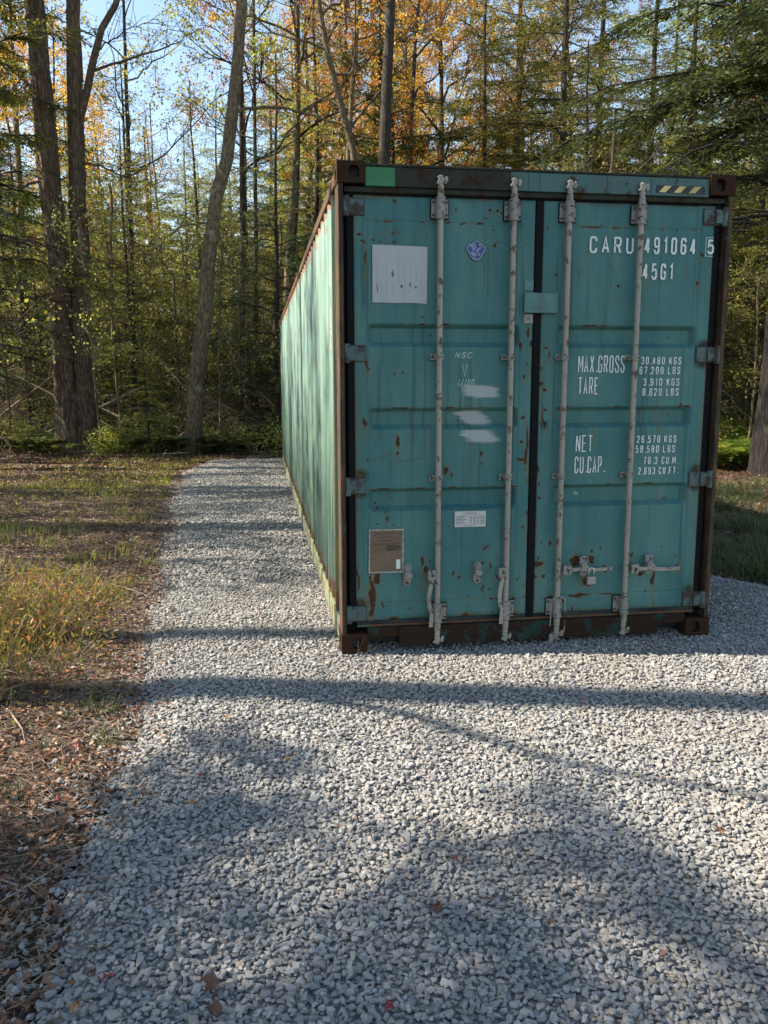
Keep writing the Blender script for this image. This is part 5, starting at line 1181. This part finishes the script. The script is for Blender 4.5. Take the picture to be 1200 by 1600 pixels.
PU = [bush(1), bush(2, 22, 1.3, .7, 80), bush(3, 12, .7, .5, 80)]
for j in range(190):
    if j % 3 == 0 and j < 140: continue
    x, y = r_.uniform(-12, 2.6) if j < 140 else r_.uniform(8.5, 24), r_.uniform(14.6, 24) if j < 140 else r_.uniform(12, 27)
    if j < 140 and y < 16.2 and r_.uniform() < .6: continue
    i_ = r_.integers(0, 3); t = empty("shrub", (x, y, gz(x, y)-.03), r_.uniform(0, 6.28)); s_ = r_.uniform(.6, 1.15); t.scale = (s_, s_, s_); tag(t, "low leafy shrub in the shady undergrowth", "shrub", "low shrubs in the undergrowth")
    lf = (LF_HEM, LF_YG, LF_HEM, LF_HEMY)[r_.integers(0, 4)]
    for nm_, me_, mt_ in (("stem", PU[i_][0], M_twigd), ("crown", PU[i_][1], lf)):
        if not me_.materials: me_.materials.append(mt_)
        o = bpy.data.objects.new(nm_, me_); COL.objects.link(o); o.parent = t; o.material_slots[0].link = 'OBJECT'; o.material_slots[0].material = mt_
# fallen poles and snapped branches leaning between the trunks
def pole(seed):
    r_ = np.random.default_rng(seed); L = 1.0; B = bough(np.zeros(3), np.array([1., 0, 0]), 1.0, .05, 14, r_, .05); nb = NB(); V, F = tube(B, np.linspace(.0085, .0028, 14), 6); nb.add(V, F)
    i_ = r_.integers(3, 14, 26); P0 = B[i_]; d_ = r_.normal(0, 1, (26, 3)); d_[:, 0] = np.abs(d_[:, 0]); P2 = P0+d_*r_.uniform(.02, .11, (26, 1)); V, F = twigs(P0, (P0+P2)/2+r_.normal(0, .008, (26, 3)), P2, np.full(26, .0016)); nb.add(V, F)
    return nb.mesh("fallen_branch", True)
PP = [pole(k) for k in range(4)]
for j, (x, y, z, L, az, el) in enumerate([(-3.6, 17.5, .1, 4.5, 2.9, .55), (-3.0, 18.2, .1, 5.5, 2.7, .45), (-.2, 18.5, .1, 4.6, 2.75, .62), (.6, 18, .1, 4.2, 2.9, .5), (-6.5, 18, .1, 5, .3, .5), (-1.2, 19, .2, 5, .35, .42), (-3.9, 20, .3, 6, .25, .3), (-8, 17.8, .1, 5, .5, .7), (-2.8, 17.2, .1, 3, .8, .5), (.9, 17, .1, 3.4, 2.5, .75),
        (-5.9, 19, .1, 6, .1, .25), (-7, 20, 1.2, 5, 6.1, .1), (11, 14, .1, 4, 2.8, .3), (12.5, 16, .4, 4.5, 2.9, .2), (10.4, 17, .2, 5, .2, .35), (-9, 21, .4, 6, .2, .4), (-3.2, 22, .8, 5, 2.9, .2), (-1, 20.5, .3, 4.5, 2.6, .8)]):
    o = bpy.data.objects.new("fallen_branch", PP[j % 4]); COL.objects.link(o)
    if not o.data.materials: o.data.materials.append(M_twig)
    o.location = (x, y, gz(x, y)+z); o.rotation_euler = (0, -el, az); o.scale = (L, L, L); tag(o, "long dead branch leaning low between the trunks", "branch", "dead branches fallen in the wood")
# trees just outside the frame on the sunny side: they stand there and dapple the clearing
PTALL = hardwood(131, 25, .23, .66, 11, lpt=3); PTALL2 = hardwood(132, 23, .16, .62, 10, lpt=3)
sn = tree("tall_tree", PTALL, BK_OAK, LF_TAN, (-9.5, 1.25, gz(-9.5, 1.25)), "tall straight tree with one long low limb on the sunny side of the clearing", "tree", 0, 1.0)
nb = NB(); Q = resample([(-9.45+9.5, 0, 5.6), (2.2, -.55, 5.35), (-.95-5.6+9.5, .5-1.25-.1, 5.1), (-.29-6.08+9.5, -.68+1.05-1.25, 5), (.19-6.08+9.5, -.93+1.05-1.25, 5), (.73-6.08+9.5, -1.55+1.05-1.25, 5), (1.5-6.08+9.5, -2.06+1.05-1.25, 5.05), (2.6-6.08+9.5, -2.6+1.05-1.25, 5.1)], 26)
V, F = tube(Q, np.linspace(.06, .012, 26), 6); nb.add(V, F); k_ = rng.integers(6, 26, 30); S0 = Q[k_]; S2 = S0+rdir(30)*rng.uniform(.2, .8, 30)[:, None]; V, F = twigs(S0, (S0+S2)/2, S2, np.full(30, .009)); nb.add(V, F)
link("limb", nb.mesh("limb", True), BK_OAK, sn)
SHADE = [("tall", -12.5, 2.35, .9), ("tall2", -9.5, 6.6, 1.0), ("tall2", -15, 10.4, 1.1), ("tall2", -9.0, 9.6, 1.0), ("tall", -11.5, 13.6, 1.0), ("tall2", -16, 7.4, 1.0), ("tall", -14, 15.2, 1.),
         ("hemd", -8.4, -2.3, .92), ("hem", -11.0, -3.8, 1.0), ("hem", -7.8, -5.2, .9), ("hemd", -10.5, -6.8, 1.1), ("tall2", -5.3, 5.9, .55), ("tall2", -5.7, 8.6, .5), ("tall2", -6.1, 11.4, .6), ("hem", -7.0, -3.8, .75), ("sap", -6.4, 4.4, 1.1), ("sap", -6.0, 7.2, 1.0), ("sap", -7.2, 9.2, 1.2), ("sap", -6.6, 2.9, .9), ("yg", -9.6, 4.6, .60), ("yg", -8.2, 7.0, .42), ("yg", -10.2, 9.2, .56), ("yg", -9.4, 13.4, .55), ("bare", -9.8, 11.6, .62), ("hemd", -6.1, -2.9, .62), ("hem", -5.8, -4.6, .6), ("sap", -7.5, 6.0, 1.3), ("sap", -7, 11, 1.2)]
for k_, x, y, s in SHADE:
    nm, lab, grp = kinds[k_ if k_ in kinds else 'bare']; mm = {'hem': PC[1], 'hemd': PC[0], 'bare': PH[3], 'tall': PTALL, 'tall2': PTALL2, 'sap': PS[1], 'yg': PH[0], 'org': PH[2]}[k_]
    tree(nm, mm, BK_GREY, {'hem': LF_HEM, 'hemd': LF_HEMD, 'bare': LF_TAN, 'tall': LF_TAN, 'tall2': LF_TAN, 'sap': LF_YG, 'yg': LF_YG, 'org': LF_ORG}[k_], (x, y, gz(x, y)), "tree standing on the sunny side left of the clearing", "tree", x*1.7, s, "trees on the sunny side of the clearing")
# the wood far off reads as one mass
r_ = np.random.default_rng(77); n = 70000; a = r_.uniform(R(-24), R(44), n); d = r_.uniform(82, 112, n); z = r_.uniform(0, 1, n)**1.3*17
k = fbm(np.degrees(a)*.7, z*.28, 3, 14)+.25*(1-z/17) > .47; a, d, z = a[k], d[k], z[k]; n = len(a); x = -.5+d*np.sin(a); y = -4.9+d*np.cos(a)
k = z < 1.6+d*np.tan(R(1)*np.array([min(12, el_limit(q)) for q in a])); x, y, z = x[k], y[k], z[k]; n = len(x)
V, F = leaves(np.stack([x, y, z], 1), rdir(n)+np.array([0, 0, -.2]), rdir(n), r_.uniform(.35, .9, n), r_.uniform(.25, .5, n))
tag(link("distant_wood", np_mesh("distant_wood", V, F, attr=np.repeat(r_.uniform(0, 1, n), 4)), leaf_mat("distant_leaves", (.10, .12, .03), (.34, .30, .08), (.55, .38, .12), .5, False)), "distant wood closing the view behind all the trunks", "wood", kind="stuff")
# fallen leaves one can count on the gravel
def leaf_shape(seed):
    r_ = np.random.default_rng(seed); n = 15; P = []
    for i in range(n):
        a = 2*math.pi*i/n; rr_ = (1 if i % 3 == 0 else .55 if i % 3 == 1 else .62)*r_.uniform(.85, 1.1); P.append((rr_*math.cos(a), rr_*math.sin(a), .38*rr_**2*math.cos(a*2+1)+r_.uniform(0, .22)))
    mb = MB(); mb.add([(0, 0, .02)]+P+[(-1.5, .1, .1), (-1.5, .16, .1)], [(0, 1+i, 1+(i+1) % n) for i in range(n)]+[(0, n+1, n+2)])
    me = bpy.data.meshes.new("fallen_leaf"); me.from_pydata(mb.v, [], mb.f); return me
LS = [leaf_shape(k) for k in range(4)]
LM = [simple("red_leaf", (.20, .015, .02), .6, var=.3, bd=0), simple("brown_leaf", (.11, .05, .03), .7, var=.4, bd=0), simple("orange_leaf", (.30, .15, .06), .6, var=.3, bd=0)]
LL = [("small red maple leaf lying on the grey gravel", "red leaves on the gravel"), ("curled brown leaf lying on the grey gravel", "brown leaves on the gravel"), ("pale orange leaf lying on the grey gravel", "orange leaves on the gravel")]
LPOS = [(-0.75,-1.53,0.032,0),(-1.34,-1.10,0.035,0),(0.16,-2.30,0.035,1),(0.04,-2.55,0.045,1),(-0.64,-2.78,0.055,1),(0.37,-2.68,0.028,1),(-0.67,-0.92,0.035,2),(-0.39,-1.42,0.030,2),(-0.97,-1.66,0.035,1),(1.14,-1.02,0.030,0),(1.64,-1.20,0.030,2),(2.15,-0.63,0.030,1),(1.18,-2.26,0.035,1),(-0.49,0.89,0.030,0),(-0.27,4.26,0.040,0),(-0.61,1.43,0.030,0),(-0.90,1.48,0.030,1),(-0.53,6.07,0.040,1),(-0.94,5.86,0.040,2),(-0.64,8.78,0.040,0),(-0.77,-1.75,0.030,2),(-0.54,-2.13,0.032,1),(0.22,-2.53,0.025,1),(-1.31,-1.62,0.040,0),(-1.69,-0.37,0.035,0),(0.76,-1.60,0.025,2),(1.92,-0.16,0.020,1),(-0.93,-2.71,0.035,0),(-0.63,-2.88,0.050,1),(-0.17,-2.94,0.030,0),(0.64,-2.86,0.030,1),(0.61,4.19,0.030,0),(-0.10,2.97,0.030,1),(2.13,-1.06,0.030,1),(-0.22,-2.03,0.020,1)]
for i_, (x, y, s, c) in enumerate(LPOS):
    o = bpy.data.objects.new("fallen_leaf", LS[i_ % 4].copy()); COL.objects.link(o); o.data.materials.append(LM[c])
    z = float(gravel_z(np.array([x]), np.array([y]))[0])+.030 if pad_dist(np.array([x]), np.array([y]))[0] > 0 else gz(x, y)+.04
    o.location = (x, y, z); o.rotation_euler = (rng.normal(0, .25), rng.normal(0, .25), rng.uniform(0, 6.28)); o.scale = (s*.72, s*.55, s*.9)
    tag(o, LL[c][0], "leaf", LL[c][1])
print("objects", len(bpy.data.objects))
